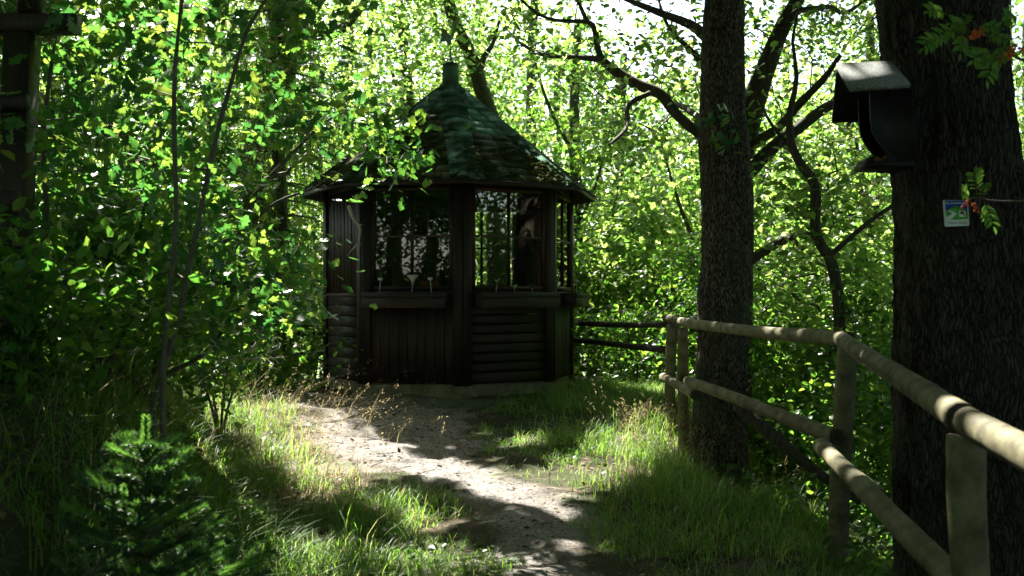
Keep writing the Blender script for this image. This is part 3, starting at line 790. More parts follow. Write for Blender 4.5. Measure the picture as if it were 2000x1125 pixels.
# unseen wood added around the viewer to block sky light: two trees, copied
def ring_tree(seed, h):
    rg = np.random.default_rng(seed); q = rg.normal(size=(150, 3)); q /= np.linalg.norm(q, axis=1)[:, None]; q *= (rg.random(150)**.4)[:, None]
    c = np.array([-15.0, 0, h*.5+.2])+q*np.array([2.4, 2.4, h*.5])
    return tree('screen_tree', 'tree of the surrounding wood, added outside the picture to block sky light', 'tree', [(np.array([[-15., 0, -.5], [-14.9, .1, h*.5], [-15.1, 0, h*.95]]), np.array([.22, .17, .05]))],
                c, per=46, spread=1.3, lsize=.2, lkind='far', lmat='leaf_mid', bark='bark', seed=seed, sides=12, sunfilter=False, group='surrounding wood added outside the picture to block sky light')
protos = [ring_tree(300, 8.0), ring_tree(301, 9.0)]
rgk = np.random.default_rng(77)
spots = [(-13.5, y, 0) for y in np.arange(-6, 15, 3.2)]+[(13.0, y, 0) for y in np.arange(-6, 15, 3.2)]+[(x, -9.5, 0) for x in np.arange(-10.5, 11, 3.2)]+[(-11, 8.5, 0), (10.5, 11, 0), (-9.5, 3.5, 0), (11, 1.0, 0)]
for i, (x, y, _) in enumerate(spots):
    src = protos[i % 2]
    if i < 2: o = src
    else:
        o = src.copy(); C.objects.link(o)
        for ch in list(src.children): c_ = ch.copy(); C.objects.link(c_); c_.parent = o
    x += rgk.normal()*.4; y += rgk.normal()*.4
    o.location = (x, y, float(gh(x, y))-.2); o.rotation_euler = (0, 0, rgk.random()*6.28); s_ = .9+.25*rgk.random(); o.scale = (s_, s_, s_)

# trees the panes reflect, beside and behind the viewer
for i, (x, y, h) in enumerate([(-7.5, -1.5, 7), (-5.2, -6, 8), (9.5, 3.5, 7), (8.5, 7.5, 6.5), (7.0, -3.0, 8), (-6.9, 2.0, 6), (-8.6, .6, 6.5)]):
    zg = float(gh(x, y)); q = rng.normal(size=(95, 3)); q /= np.linalg.norm(q, axis=1)[:, None]; q *= (rng.random(95)**.4)[:, None]
    c = np.array([x, y, (h+zg+1)/2])+q*np.array([2.0, 2.0, (h-zg-.6)/2])
    tree('forest_tree', ['tree left of the viewer', 'tree behind the viewer to the left', 'tree right of the viewer down the slope', 'tree down the slope outside the rails', 'tree behind the viewer to the right', 'tree left of the bank outside the picture', 'second tree left of the bank outside the picture'][i]+', mirrored in the pavilion panes',
         'tree', [plain_trunk(x, y, h*.9, .14)], c, per=70, spread=1.0, lsize=.13, lkind='far', lmat='leaf', bark='bark', seed=80+i, sides=12, sunfilter=False)

# ------------------------------------------------------------------ the octagonal pavilion
CX, CY, RW, RE = -.75, 12.5, 1.5, 1.79
TH0 = math.radians(8.4)
def vert(k, r, z=0.0):
    a = TH0+math.radians(45)*k
    return np.array([CX+r*math.sin(a), CY-r*math.cos(a), z])
ZB, ZS, ZW0, ZM, ZW1, ZT = .50, 1.45, 1.55, 2.09, 2.585, 2.80
pav = root('pavilion', (CX, CY, .3), 'dark brown octagonal wooden pavilion with a mossy green shingle roof', 'pavilion')
UP = np.array([0, 0, 1.0])
def prism(name, r0, z0, r1, z1, mat, n=8, parent=pav, a0=None, inner=None, **kw):
    V = []
    for r, z in ((r0, z0), (r1, z1)): V += [vert(k, r, z) for k in range(8)]
    F = [(k, (k+1) % 8, 8+(k+1) % 8, 8+k) for k in range(8)]
    V += [np.array([CX, CY, z0]), np.array([CX, CY, z1])]
    F3 = [(16, (k+1) % 8, k) for k in range(8)]+[(17, 8+k, 8+(k+1) % 8) for k in range(8)]
    return put(name, V, [F, F3], mat, parent, **kw)
# plinth of rendered stone, worn at the edge
mb = MB(); rp = np.random.default_rng(3)
V = []; n = 64
for z, rr in ((-.25, 1.50), (.30, 1.49), (.44, 1.475), (ZB, 1.455)):
    for i in range(n):
        k = i/8.0; a, b = vert(int(k), rr), vert(int(k)+1, rr); p = a*(1-k % 1)+b*(k % 1)
        c = np.array([CX, CY, 0]); p = c+(p-c)*(1+.012*rp.normal()*(z > .2)); p[2] = z+.012*rp.normal()*(z > .4)*0
        V.append(p)
V.append(np.array([CX, CY, ZB])); F = [(q*n+i, q*n+(i+1) % n, (q+1)*n+(i+1) % n, (q+1)*n+i) for q in range(3) for i in range(n)]
put('plinth', V, [F, [(4*n, 3*n+i, 3*n+(i+1) % n) for i in range(n)]], M['concrete'], pav)

class Face:
    def __init__(s, k):
        a, b = vert(k, RW), vert(k+1, RW); s.L = np.linalg.norm(b-a); s.u = (b-a)/s.L
        s.m = (a+b)/2; s.n = np.array([s.u[1], -s.u[0], 0]); s.n = s.n if np.dot(s.n, s.m-np.array([CX, CY, 0])) > 0 else -s.n
    def box(s, name, u0, u1, z0, z1, d0, d1, mat, parent=None, bev=.0, **kw):
        c = s.m+s.u*(u0+u1)/2+s.n*(d0+d1)/2+UP*(z0+z1)/2
        if (u1-u0) > (z1-z0): V, F = boxVF(c, s.u*(u1-u0)/2, s.n*(d1-d0)/2, UP*(z1-z0)/2, bev)
        else: V, F = boxVF(c, UP*(z1-z0)/2, s.n*(d1-d0)/2, s.u*(u1-u0)/2, bev)
        return put(name, V, F, mat, parent or pav, **kw)
H = .475     # half the clear width between corner boards
rp = np.random.default_rng(4)
for k in range(8):
    f = Face(k); kk = k if k < 4 else k-8       # -2 left blank face, -1 front left, 0 front right, 1 right side
    # corner boards and core post
    for sgn in (-1, 1):
        f.box('corner_board', *(sorted((sgn*(H+.002), sgn*(f.L/2+.004)))), ZB-.03, ZT, -.02, .035, M['beam'], bev=.006)
    P = vert(k, RW-.05)
    mb = MB(); mb.add2(*tubeVF([P+UP*(ZB+.002), P+UP*2.86], [.065, .065], 6)); mb.put('post', M['beam'], pav)
    f.box('header_board', -H, H, ZW1+.052, ZT-.004, -.02, .012, M['beam'], bev=.004)
    windowed = kk not in (-2, -4)
    # lower cladding
    if kk in (-1, 1):
        n = 9; w = 2*H/n; m_ = M['plank_v'] if kk == -1 else M['plank_peel']
        for i in range(n):
            f.box('plank', -H+i*w+.003, -H+(i+1)*w-.003, ZB-.025+rp.random()*.012, ZS-.02, -.02, .006+.006*rp.random(), m_, bev=.004)
    else:
        n = 9 if kk == 0 else 8; h = (ZS-ZB)/n
        for i in range(n):
            dd = .014+.012*rp.random(); tilt = .004*rp.normal()
            z0, z1 = ZB+i*h+.004-.02*(i == 0), ZB+(i+1)*h-.004
            if kk == 0:   # half-round log boards
                a = np.linspace(0, math.pi, 6)
                prof = [(-.02, z0)]+[(.004+dd*.55*math.sin(t), (z0+z1)/2-(z1-z0)/2*math.cos(t)) for t in a]+[(-.02, z1)]
                V = [f.m+f.u*sx*H+f.n*p+UP*(q+tilt*sx) for sx in (-1, 1) for p, q in prof]; n2 = len(prof)
                F4 = [(q, (q+1) % n2, n2+(q+1) % n2, n2+q) for q in range(n2)]
                F3 = [(0, q+1, q) for q in range(1, n2-1)]+[(n2, n2+q, n2+q+1) for q in range(1, n2-1)]
                put('log_board', V, [F4, F3], M['plank_h'], pav, smooth=False)
            else:
                f.box('plank', -H, H, z0, z1, -.02, .003+dd*.35, M['plank_h'], bev=.003)
    if not windowed:
        n = 9; w = 2*H/n
        f.box('rail_board', -H, H, ZS-.012, ZS+.02, -.02, .028, M['muntin'], bev=.004)
        for i in range(n):
            f.box('plank', -H+i*w+.003, -H+(i+1)*w-.003, ZS+.022, ZW1+.048, -.02, .004+.008*rp.random(), M['plank_v'], bev=.004)
        continue
    # window: frame, muntins, panes
    f.box('sill_board', -H, H, ZS-.018, ZW0-.052, -.03, .018, M['beam'], bev=.004)
    mb = MB(); fw = .045
    cx_ = f.m; d0, d1 = -.015, .026
    fm = M['red_frame'] if kk in (0, 1) else M['beam']
    for (u0, u1, z0, z1) in ((-H, -H+fw, ZW0-.05, ZW1+.05), (H-fw, H, ZW0-.05, ZW1+.05), (-H+fw, H-fw, ZW1, ZW1+.05), (-H+fw, H-fw, ZW0-.05, ZW0)):
        c = f.m+f.u*(u0+u1)/2+f.n*(d0+d1)/2+UP*(z0+z1)/2
        mb.add(*boxVF(c, f.u*(u1-u0)/2, f.n*(d1-d0)/2, UP*(z1-z0)/2))
    win = mb.put('window', fm, pav)
    f.box('muntin', -.014, .014, ZW0+.001, ZW1-.001, -.012, .018, fm, parent=win)
    for (u0, u1) in ((-H+fw+.001, -.015), (.015, H-fw-.001)):
        f.box('muntin', u0, u1, ZM-.011, ZM+.011, -.010, .015, M['muntin'], parent=win)
        for (z0, z1) in ((ZW0+.001, ZM-.012), (ZM+.012, ZW1-.001)):
            dd = .004*rp.normal()
            V = [f.m+f.u*u0+UP*z0+f.n*(.001+dd*.2), f.m+f.u*u1+UP*z0+f.n*(.001-dd*.2), f.m+f.u*u1+UP*z1+f.n*(.0015-dd*.3), f.m+f.u*u0+UP*z1+f.n*(.001+dd*.3)]
            put('pane', V, [(0, 1, 2, 3)], M['glass'], win)
    if kk in (-1, 0, 1):
        # flower box under the window: tray with front, bottom, ends and a shaded earth fill
        u0, u1 = (-.50, .44) if kk == -1 else (-.47, .53) if kk == 0 else (-.42, .5)
        zb, zt, dp = 1.315, 1.475, .22
        bx = f.box('flower_box', u0, u1, zb, zb+.015, .03, dp, M['plank_h'])
        f.box('box_front', u0, u1, zb-.004, zt-.055, dp, dp+.018, M['beam'], parent=bx, bev=.003)
        f.box('box_front', u0, u1, zt-.052, zt, dp+.001, dp+.022, M['beam'], parent=bx, bev=.003)
        for s_ in (u0+.009, u1-.009): f.box('box_end', s_-.009, s_+.009, zb+.016, zt-.002, .032, dp-.001, M['beam'], parent=bx)
        f.box('earth', u0+.02, u1-.02, zb+.016, zt-.03, .034, dp-.002, M['ground'], parent=bx)
# floor and ceiling boards inside
prism('ceiling', RW-.1, 2.80, RW-.1, 2.815, M['beam'])

# roof: sheathing with an eaves edge, then shingles course by course
ZE, ZA, RA = 2.67, 3.985, .13
V = []
for r, z in ((RE, ZE-.015), (RA, ZA-.015), (RE, ZE-.045), (RA, ZA-.09)): V += [vert(k, r, z) for k in range(8)]
F = []
for k in range(8):
    j = (k+1) % 8
    F += [(k, j, 8+j, 8+k), (16+j, 16+k, 24+k, 24+j), (k, 16+k, 16+j, j), (8+k, 8+j, 24+j, 24+k)]
roof = put('roof', V, F, M['beam'], pav)
for k in range(8):
    a, b = vert(k, RE+.006, ZE-.062), vert(k+1, RE+.006, ZE-.062); u = (b-a); L = np.linalg.norm(u); u /= L
    nn = np.array([u[1], -u[0], 0])
    if np.dot(nn, (a+b)/2-np.array([CX, CY, 0])) < 0: nn = -nn
    V, F = boxVF((a+b)/2+nn*.008+UP*.036, u*(L/2+.002), nn*.007, UP*.024)
    put('fascia', V, F, M['beam'], pav)
NC = 15
joined = {'shingle': MB()}
count = 0
rs = np.random.default_rng(8)
for k in (6, 7, 0, 1, 5, 2, 3, 4):
    a, b = vert(k, RE+.02, ZE), vert(k+1, RE+.02, ZE); ta, tb = vert(k, RA, ZA), vert(k+1, RA, ZA)
    e = (a+b)/2; t = (ta+tb)/2; sl = t-e; L = np.linalg.norm(sl); sl /= L; u = (b-a)/np.linalg.norm(b-a); nn = np.cross(u, sl)
    if nn[2] < 0: nn = -nn
    w0, w1 = np.linalg.norm(b-a)/2, np.linalg.norm(tb-ta)/2
    hw = lambda s: w0+(w1-w0)*np.clip(s/L, 0, 1)
    for c in range(NC):
        s0 = L*c/NC-.012; s1 = min(L*(c+1)/NC+.03, L); zc = e[2]+sl[2]*s0
        x = -hw(s0)-rs.random()*.28
        while x < hw(s0):
            wd = .30 if rs.random() < .8 else .2+rs.random()*.15
            xl, xr = x+.003, x+wd-.003; x += wd
            pts = [(max(xl, -hw(s0)), s0), (min(xr, hw(s0)), s0), (min(max(xr, -hw(s1)), hw(s1)), s1), (max(min(xl, hw(s1)), -hw(s1)), s1)]
            if pts[1][0]-pts[0][0] < .02: continue
            jt = rs.normal()*.003; lift = .0045+abs(rs.normal())*.0015
            V = []
            for hgt in (0, .006):
                for q, (px_, s_) in enumerate(pts):
                    low = q < 2
                    V.append(e+u*px_+sl*(s_+(jt if low else 0))+nn*((lift if low else .003)+hgt))
            F = [(0, 3, 2, 1), (4, 5, 6, 7), (0, 1, 5, 4), (1, 2, 6, 5), (2, 3, 7, 6), (3, 0, 4, 7)]
            mossy = (k in (6, 5, 7) and zc < 3.55+rs.random()*.1) or (k in (0, 1) and zc < 3.17+.05*rs.random())
            if k in (6, 7, 0, 1, 5) and count < 295:
                count += 1
                put('shingle', V, F, M['shingle_moss'] if mossy else M['shingle'], roof)
            else: joined['shingle'].add(V, F)
joined['shingle'].put('back_shingles', M['shingle_moss'], roof, kind='stuff')
# hip strips: folded caps, one over the other
for k in range(8):
    p0, p1 = vert(k, RE+.03, ZE+.012), vert(k, RA+.01, ZA+.02)
    d = p1-p0; L = np.linalg.norm(d); d /= L
    aL, aR = vert(k-1, RE, ZE)-vert(k, RE, ZE), vert(k+1, RE, ZE)-vert(k, RE, ZE)
    aL = aL-d*np.dot(aL, d); aR = aR-d*np.dot(aR, d); aL /= np.linalg.norm(aL); aR /= np.linalg.norm(aR)
    nm = np.cross(aR, aL); nm = nm if nm[2] > 0 else -nm; nm /= np.linalg.norm(nm)
    for c in range(NC):
        s0, s1 = L*c/NC-.01, L*(c+1)/NC+.03
        W0 = .16 if c < 12 else .16-.03*(c-11)
        l0 = .023+abs(rs.normal())*.0015; l1 = .019; jt = rs.normal()*.003
        V = []
        for hgt in (0, .006):
            for s_, lf in ((s0, l0), (s1, l1)):
                base = p0+d*s_+nm*(lf+hgt)
                V += [base+aL*W0+d*jt, base+nm*.004, base+aR*W0-d*jt]
        F = [(0, 3, 4, 1), (1, 4, 5, 2), (6, 7, 10, 9), (7, 8, 11, 10), (0, 1, 7, 6), (1, 2, 8, 7), (3, 9, 10, 4), (4, 10, 11, 5), (0, 6, 9, 3), (2, 5, 11, 8)]
        put('hip_cap', V, F, M['shingle'], roof)
# moss cushions growing on the shingles
mbm = []
for k, dens, zlim in ((6, 1900, 3.6), (5, 900, 3.6), (7, 1300, 3.5), (0, 1300, 3.15), (1, 300, 3.0)):
    a, b = vert(k, RE+.02, ZE), vert(k+1, RE+.02, ZE); ap = (vert(k, RA, ZA)+vert(k+1, RA, ZA))/2
    q = rs.random((dens, 2)); s = 1-np.sqrt(q[:, 0]); P = (a*(1-q[:, 1:2])+b*q[:, 1:2])*(1-s[:, None])+ap*s[:, None]
    P = P+np.array([0, 0, .018]); g = fbm(P*5, 3, 4)
    P = P[(g > -.1) & (P[:, 2] < zlim+.1*rs.normal(size=len(P)))]; mbm.append(P)
Pm = np.concatenate(mbm); Pm[:, 2] -= .004
oct_v = np.array([(1, 0, 0), (0, 1, 0), (-1, 0, 0), (0, -1, 0), (0, 0, .7), (.6, .6, .35), (-.6, .6, .35), (-.6, -.6, .35), (.6, -.6, .35)], float)
oct_f = np.array([(0, 5, 8), (1, 6, 5), (2, 7, 6), (3, 8, 7), (0, 1, 5), (1, 2, 6), (2, 3, 7), (3, 0, 8), (4, 5, 6), (4, 6, 7), (4, 7, 8), (4, 8, 5)])
s = (.010+.02*rs.random(len(Pm))**2)[:, None, None]*np.stack([1+.8*rs.random(len(Pm)), 1+.3*rs.random(len(Pm)), .5+.4*rs.random(len(Pm))], -1)[:, None]
V = Pm[:, None]+oct_v[None]*s; F = (oct_f[None]+(np.arange(len(Pm))*9)[:, None, None]).reshape(-1, 3)
put('moss', V, F, M['moss'], roof, kind='stuff', smooth=True)
# neck and cap
prism('neck', .138, 3.955, .105, 4.03, M['shingle'])
prism('neck', .105, 4.032, .098, 4.265, M['shingle'])
prism('neck_cap', .115, 4.262, .02, 4.31, M['shingle'])
# weather vane
T0 = np.array([CX, CY, 4.30])
mb = MB(); mb.add2(*tubeVF([T0, T0+UP*.2], [.012, .007], 8)); vane = mb.put('weather_vane', M['metal'], pav)
mb = MB(); mb.add2(*tubeVF([T0+np.array([-.12, .02, .035]), T0+np.array([0, 0, .045]), T0+np.array([.12, -.02, .06])], [.008, .008, .008], 6))
mb.add2(*tubeVF([T0+np.array([-.02, -.11, .05]), T0+np.array([.02, .11, .05])], [.007, .007], 6)); mb.put('compass_arm', M['iron'], vane)
out_ = [(185, 285), (215, 300), (232, 345), (255, 352), (275, 320), (282, 275), (272, 240), (288, 205), (300, 200), (312, 222), (328, 245), (308, 262), (305, 310), (290, 360), (268, 395), (258, 448), (228, 448), (205, 410), (165, 422), (150, 395), (165, 375), (148, 350), (168, 335), (160, 305)]
pts = [W(830+x*.1955, y*.1955, 12.5) for x, y in out_]; n = len(pts); cen_ = np.mean([W(830+235*.1955, 380*.1955, 12.5)], axis=0)
V = [p+np.array([0, s_, 0]) for s_ in (-.004, .004) for p in pts]
F4 = [(i, (i+1) % n, n+(i+1) % n, n+i) for i in range(n)]
import mathutils.geometry as mg
tri = mg.tessellate_polygon([[Vector((p[0], p[2], 0)) for p in pts]])
F3 = [tuple(t) for t in tri]+[tuple(i+n for i in t[::-1]) for t in tri]
put('rooster', V, [F4, F3], M['metal'], vane)
mb = MB(); mb.add2(*tubeVF([T0+UP*.19, W(876, 86, 12.5)], [.007, .007], 6)); mb.put('vane_rod', M['metal'], vane)

# things on and in the pavilion
fA, fB, fC, fL = Face(7), Face(0), Face(1), Face(6)
def shelf(f, nm='shelf'):
    return f.box(nm, -H+.02, H-.02, ZW0-.05, ZW0-.03, -.30, -.035, M['plank_h'])
for f in (fA, fB): shelf(f, 'inner_shelf')
stakes = [(fA, -.33, 'cap', 'pale lamp stake in the left flower box, leftmost of its three'), (fA, .04, 'funnel', 'wide funnel-headed stake in the middle of the left flower box'), (fA, .27, 'cap', 'thin pale stake right of the funnel-headed one in the left flower box'),
          (fB, -.24, 'glass', 'clear-topped stake at the left of the right-hand flower box'), (fB, .0, 'bird', 'small bird-topped stake in the middle of the right-hand flower box'), (fB, .24, 'dark', 'dark round-headed stake at the right of the right-hand flower box'),
          (fC, .25, 'cap', 'pale stake in the flower box on the far right side of the pavilion')]
for f, u_, typ, lab in stakes:
    b = f.m+f.u*u_+f.n*.13+UP*1.435; ln = f.u*(.02*math.sin(u_*17))
    hh = {'cap': .17, 'funnel': .17, 'glass': .12, 'bird': .10, 'dark': .10}[typ]; t_ = b+UP*hh+ln
    r_ = root('garden_stake', b, lab, 'garden stake', 'stakes standing in the flower boxes')
    mb = MB(); mb.add2(*tubeVF([b, (b+t_)/2, t_], [.005, .005, .005], 6)); mb.put('stem', M['white_plastic'], r_)
    mb = MB()
    if typ == 'cap': mb.add2(*tubeVF([t_, t_+UP*.006, t_+UP*.028, t_+UP*.034], [.012, .026, .028, .012], 12)); mt = M['white_plastic']
    elif typ == 'funnel': mb.add2(*tubeVF([t_-UP*.04, t_, t_+UP*.05, t_+UP*.06], [.008, .02, .06, .058], 14)); mt = M['white_plastic']
    elif typ == 'glass': mb.add2(*tubeVF([t_, t_+UP*.01, t_+UP*.05, t_+UP*.075], [.008, .024, .032, .03], 12)); mt = M['glass']
    elif typ == 'bird':
        mb.add2(*tubeVF([t_-f.u*.035+UP*.006, t_-f.u*.012+UP*.008, t_+f.u*.012+UP*.012, t_+f.u*.028+UP*.026, t_+f.u*.042+UP*.024], [.003, .012, .014, .009, .001], 8)); mt = M['metal']
    else: mb.add2(*tubeVF([t_-UP*.005, t_+UP*.004, t_+UP*.025, t_+UP*.036], [.01, .026, .024, .006], 12)); mt = M['iron']
    mb.put('head', mt, r_, smooth=True)
for u_, lab in ((.10, 'orange pot on the inner shelf, the left of two'), (.22, 'orange pot on the inner shelf, the right of two')):
    b = fA.m+fA.u*u_-fA.n*.12+UP*(ZW0-.03)
    mb = MB(); mb.add2(*tubeVF([b, b+UP*.01, b+UP*.05, b+UP*.075, b+UP*.08], [.025, .032, .042, .036, .03], 14))
    meta(mb.put('pot', M['orange'], None, smooth=True), lab+' behind the left window', 'pot', 'orange pots behind the window')
def antler(name, lab, pts, d, r, tines):
    r0_ = root(name, W(*pts[0], d), lab, 'antler')
    P = np.array([W(a, b, d+.04*math.sin(i)) for i, (a, b) in enumerate(pts)])
    mb = MB(); mb.add2(*tubeVF(P, np.linspace(r, r*.35, len(P)), 8, step=.03)); mb.put('beam', M['bone'], r0_, smooth=True)
    for t in tines:
        P = np.array([W(a, b, d-.03*i) for i, (a, b) in enumerate(t)])
        mb = MB(); mb.add2(*tubeVF(P, np.linspace(r*.6, .001, len(P)), 7, step=.03)); mb.put('tine', M['bone'], r0_, smooth=True)
    return r0_
antler('antler', 'pale shed antler hanging on the windowless left wall of the pavilion', [(681, 401), (689, 425), (699, 437), (704, 447), (702, 462), (701, 476)], 11.26, .022,
       [[(699, 437), (709, 440)], [(702, 474), (704, 480)], [(701, 474), (688, 487), (678, 500)]])
antler('antler', 'small forked antler standing on the inner shelf behind the left window', [(850, 558), (853, 545), (853, 527), (861, 524), (875, 519)], 11.55, .006,
       [[(853, 528), (852, 515)], [(857, 525), (862, 513)]])
# small roe skull on the same wall
c = W(660, 474, 11.60); sk = root('skull', c, 'small brown roe skull mounted on the windowless left wall', 'skull')
mb = MB(); mb.add2(*tubeVF([c+UP*.05, c+UP*.03, c, c-UP*.04, c-UP*.055], [.012, .028, .03, .014, .006], 10, squash=.7)); mb.put('cranium', M['skull'], sk, smooth=True)
for s_ in (-1, 1):
    mb = MB(); mb.add2(*tubeVF([c+UP*.045+np.array([s_*.014, 0, 0]), c+UP*.09+np.array([s_*.035, -.01, 0]), c+UP*.14+np.array([s_*.03, -.01, 0])], [.006, .005, .001], 6)); mb.put('horn', M['skull'], sk)

# ------------------------------------------------------------------ log railing
fence = root('log_fence', W(1638, 1062, 5.4), 'rounded pale log railing running from the lower right towards the straight oak', 'fence')
knot = bark_disp(.0025, 1.0, 77, .12)
def log(name, a, b, r0_, r1_, parent, mat='fence_wood', n=20, bend=.012, seed=0, rings=True):
    a, b = np.array(a), np.array(b); L = np.linalg.norm(b-a); t = np.linspace(0, 1, max(6, int(L/.05)))
    side = np.cross(b-a, UP); side = side/(np.linalg.norm(side)+1e-9) if np.linalg.norm(side) > .1 else np.array([1.0, 0, 0])
    P = a+(b-a)*t[:, None]+side*(bend*np.sin(t*math.pi*1.3+seed))[:, None]+np.cross(side, (b-a)/L)*(bend*.6*np.sin(t*5+seed))[:, None]
    R = r0_+(r1_-r0_)*t; R = R*(1+.02*np.sin(t*L*9+seed))
    R = R*.94
    V, F, F3 = tubeVF(P, R, n, knot)
    # a long drying crack
    T, U, B = frames(P)
    V2 = V[:-2].reshape(len(P), n, 3); rel = V2-P[:, None]
    ci = (seed*7) % n; win = sstep(.15, .3, t)*(1-sstep(.6, .8, t))
    V2[:, ci] -= rel[:, ci]*(.3*win)[:, None]
    V[:-2] = V2.reshape(-1, 3)
    o = put(name, V, [F, F3], [M[mat], M['end_grain']], parent, smooth=False, midx=[0]*len(F)+[1]*len(F3))
    sm = np.array([True]*len(F)+[False]*len(F3)); o.data.polygons.foreach_set('use_smooth', sm)
    return o
log('rail', W(1303, 622, 9.6), W(1362, 634, 8.15), .038, .040, fence, seed=1)
log('rail', W(1341, 632, 8.3), W(1656, 664, 5.34), .040, .042, fence, seed=2)
log('rail', W(1640, 661, 5.42), W(1886, 824, 2.94), .044, .047, fence, seed=3)
log('rail', W(1860, 806, 3.03), W(2240, 1020, 1.95), .045, .046, fence, seed=4)
log('rail', W(1293, 735, 9.5), W(1358, 771, 8.1), .040, .040, fence, seed=5)
log('rail', W(1343, 744, 8.15), W(1632, 851, 5.28), .042, .044, fence, seed=6)
log('rail', W(1607, 873, 4.95), W(1712, 974, 3.9), .040, .042, fence, seed=7)
log('rail', W(1690, 952, 4.0), W(1905, 1185, 2.75), .042, .044, fence, seed=8)
for (t_, b_, d, r) in (((1311, 634), (1309, 900), 9.65, .052), ((1335, 640), (1333, 900), 8.85, .048), ((1652, 676), (1636, 1140), 5.42, .054), ((1888, 850), (1912, 1420), 2.90, .054)):
    log('post', W(*b_, d), W(*t_, d), r*1.03, r, fence, seed=int(d*3), bend=.006)
back = root('rail_fence', W(1130, 740, 13.2), 'thin dark two-rail fence running behind the pavilion to the log railing', 'fence')
log('rail', W(1300, 634, 10.1), W(1108, 632, 13.3), .034, .036, back, mat='bark_dark', n=10, seed=3)
log('rail', W(1302, 681, 10.1), W(1108, 664, 13.3), .036, .038, back, mat='bark_dark', n=10, seed=4)
log('rail', W(1120, 632, 13.3), W(560, 652, 14.6), .034, .036, back, mat='bark_dark', n=10, seed=5)
log('rail', W(1120, 665, 13.3), W(560, 692, 14.6), .034, .036, back, mat='bark_dark', n=10, seed=6)
for px_, d in ((1312, 10.2), (1112, 13.4), (840, 14.1), (565, 14.7)):
    log('post', W(px_, 800, d), W(px_, 625, d), .05, .048, back, mat='bark_dark', n=10, seed=int(d))

# ------------------------------------------------------------------ bird feeder on the massive oak
fd = root('bird_feeder', W(1775, 250, 4.35), 'dark gabled wooden bird feeder with a grey felt roof fixed to the massive oak', 'bird feeder')
def board(name, pts, y0, y1, mat, parent=fd):
    n = len(pts); V = [np.array([x, y, z]) for y in (y0, y1) for x, z in pts]
    tri = mg.tessellate_polygon([[Vector((x, z, 0)) for x, z in pts]])
    return put(name, V, [[(i, (i+1) % n, n+(i+1) % n, n+i) for i in range(n)], [tuple(t) for t in tri]+[tuple(i+n for i in t[::-1]) for t in tri]], mat, parent)
def slab(name, c4, th, mat, parent=fd):
    c4 = [np.array(c) for c in c4]; nn = np.cross(c4[1]-c4[0], c4[3]-c4[0]); nn /= np.linalg.norm(nn)
    if nn[2] < 0: nn = -nn
    V = [c-nn*th for c in c4]+c4
    return put(name, V, [(0, 3, 2, 1), (4, 5, 6, 7), (0, 1, 5, 4), (1, 2, 6, 5), (2, 3, 7, 6), (3, 0, 4, 7)], mat, parent)
def px2(x, y, d): p = W(x, y, d); return (p[0], p[2])
rdg0, rdg1 = W(1634, 123, 4.33), W(1740, 119, 4.33)
ef0, ef1 = W(1661, 171, 4.14), W(1779, 163, 4.14)
eb0, eb1 = W(1624, 236, 4.52), W(1735, 234, 4.52)
slab('roof_board', [ef0, ef1, rdg1, rdg0], .020, M['felt']); slab('roof_board', [rdg0+UP*-.001, rdg1, eb1, eb0], .016, M['feeder'])
prof = [(1697, 182), (1699, 235), (1703, 258), (1714, 278), (1726, 292), (1735, 306), (1735, 330), (1779, 330), (1779, 176)]
board('side_board', [px2(a, b, 4.2) for a, b in prof], 4.19, 4.206, M['feeder'])
board('side_board', [px2(a, b, 4.2) for a, b in prof], 4.325, 4.341, M['feeder'])
x0, z0 = px2(1779, 176, 4.2); x1, z1 = px2(1779, 332, 4.2)
V, F = boxVF(np.array([x0-.012, 4.266, (z0+z1)/2+.02]), (.011, 0, 0), (0, .057, 0), (0, 0, (z0-z1)/2+.0)); put('back_board', V, F, M['feeder'], fd)
xa, za = px2(1676, 322, 4.2); xa = 1.468
V, F = boxVF(np.array([(xa+x1)/2-.004, 4.262, za]), ((x1-xa)/2+.01, 0, 0), (0, .088, 0), (0, 0, .012)); put('tray', V, F, M['feeder'], fd)
V, F = boxVF(np.array([xa+.004, 4.262, za+.022]), (.006, 0, 0), (0, .086, 0), (0, 0, .010)); put('tray_lip', V, F, M['feeder'], fd)
q = rs.random((260, 3)); Pp = np.array([xa+.015, 4.21, za+.014])+q*np.array([.07, .10, .02])
V, F = scatter(Pp, .012, 'far', .3); put('bird_seed', V, F, M['seed'], fd, kind='stuff')
V, F = boxVF(np.array([x0+.03, 4.33, (z0+z1)/2+.0]), (.035, 0, 0), (0, .03, 0), (0, 0, .10)); put('batten', V, F, M['feeder'], fd)

# trail sign
sd = 4.205
tlc, trc, brc, blc = W(1841, 391, sd), W(1890, 391, sd), W(1893, 441, sd), W(1845, 443, sd)
sg = root('trail_sign', W(1867, 417, sd), 'small white-edged trail plate with green hills, winding path and arrow on the massive oak', 'sign')
def sp(u_, v_, off=0.0):   # u right, v down in 0..1 of the plate
    p = tlc*(1-u_)*(1-v_)+trc*u_*(1-v_)+brc*u_*v_+blc*(1-u_)*v_
    return p+np.array([0, -off, 0])
def flat(name, pts, mat, off, th=.0008, parent=sg):
    n = len(pts); V = [sp(a, b, off+q) for q in (0, th) for a, b in pts]
    tri = mg.tessellate_polygon([[Vector((a, b, 0)) for a, b in pts]])
    return put(name, V, [[(i, (i+1) % n, n+(i+1) % n, n+i) for i in range(n)], [tuple(t) for t in tri]+[tuple(i+n for i in t[::-1]) for t in tri]], mat, parent)
def rrect(u0, v0, u1, v1, r):
    o = []
    for cx_, cy_, a0 in ((u1-r, v0+r, -90), (u1-r, v1-r, 0), (u0+r, v1-r, 90), (u0+r, v0+r, 180)):
        for t in (0, 30, 60, 90): a = math.radians(a0+t); o.append((cx_+r*math.cos(a), cy_+r*math.sin(a)))
    return o
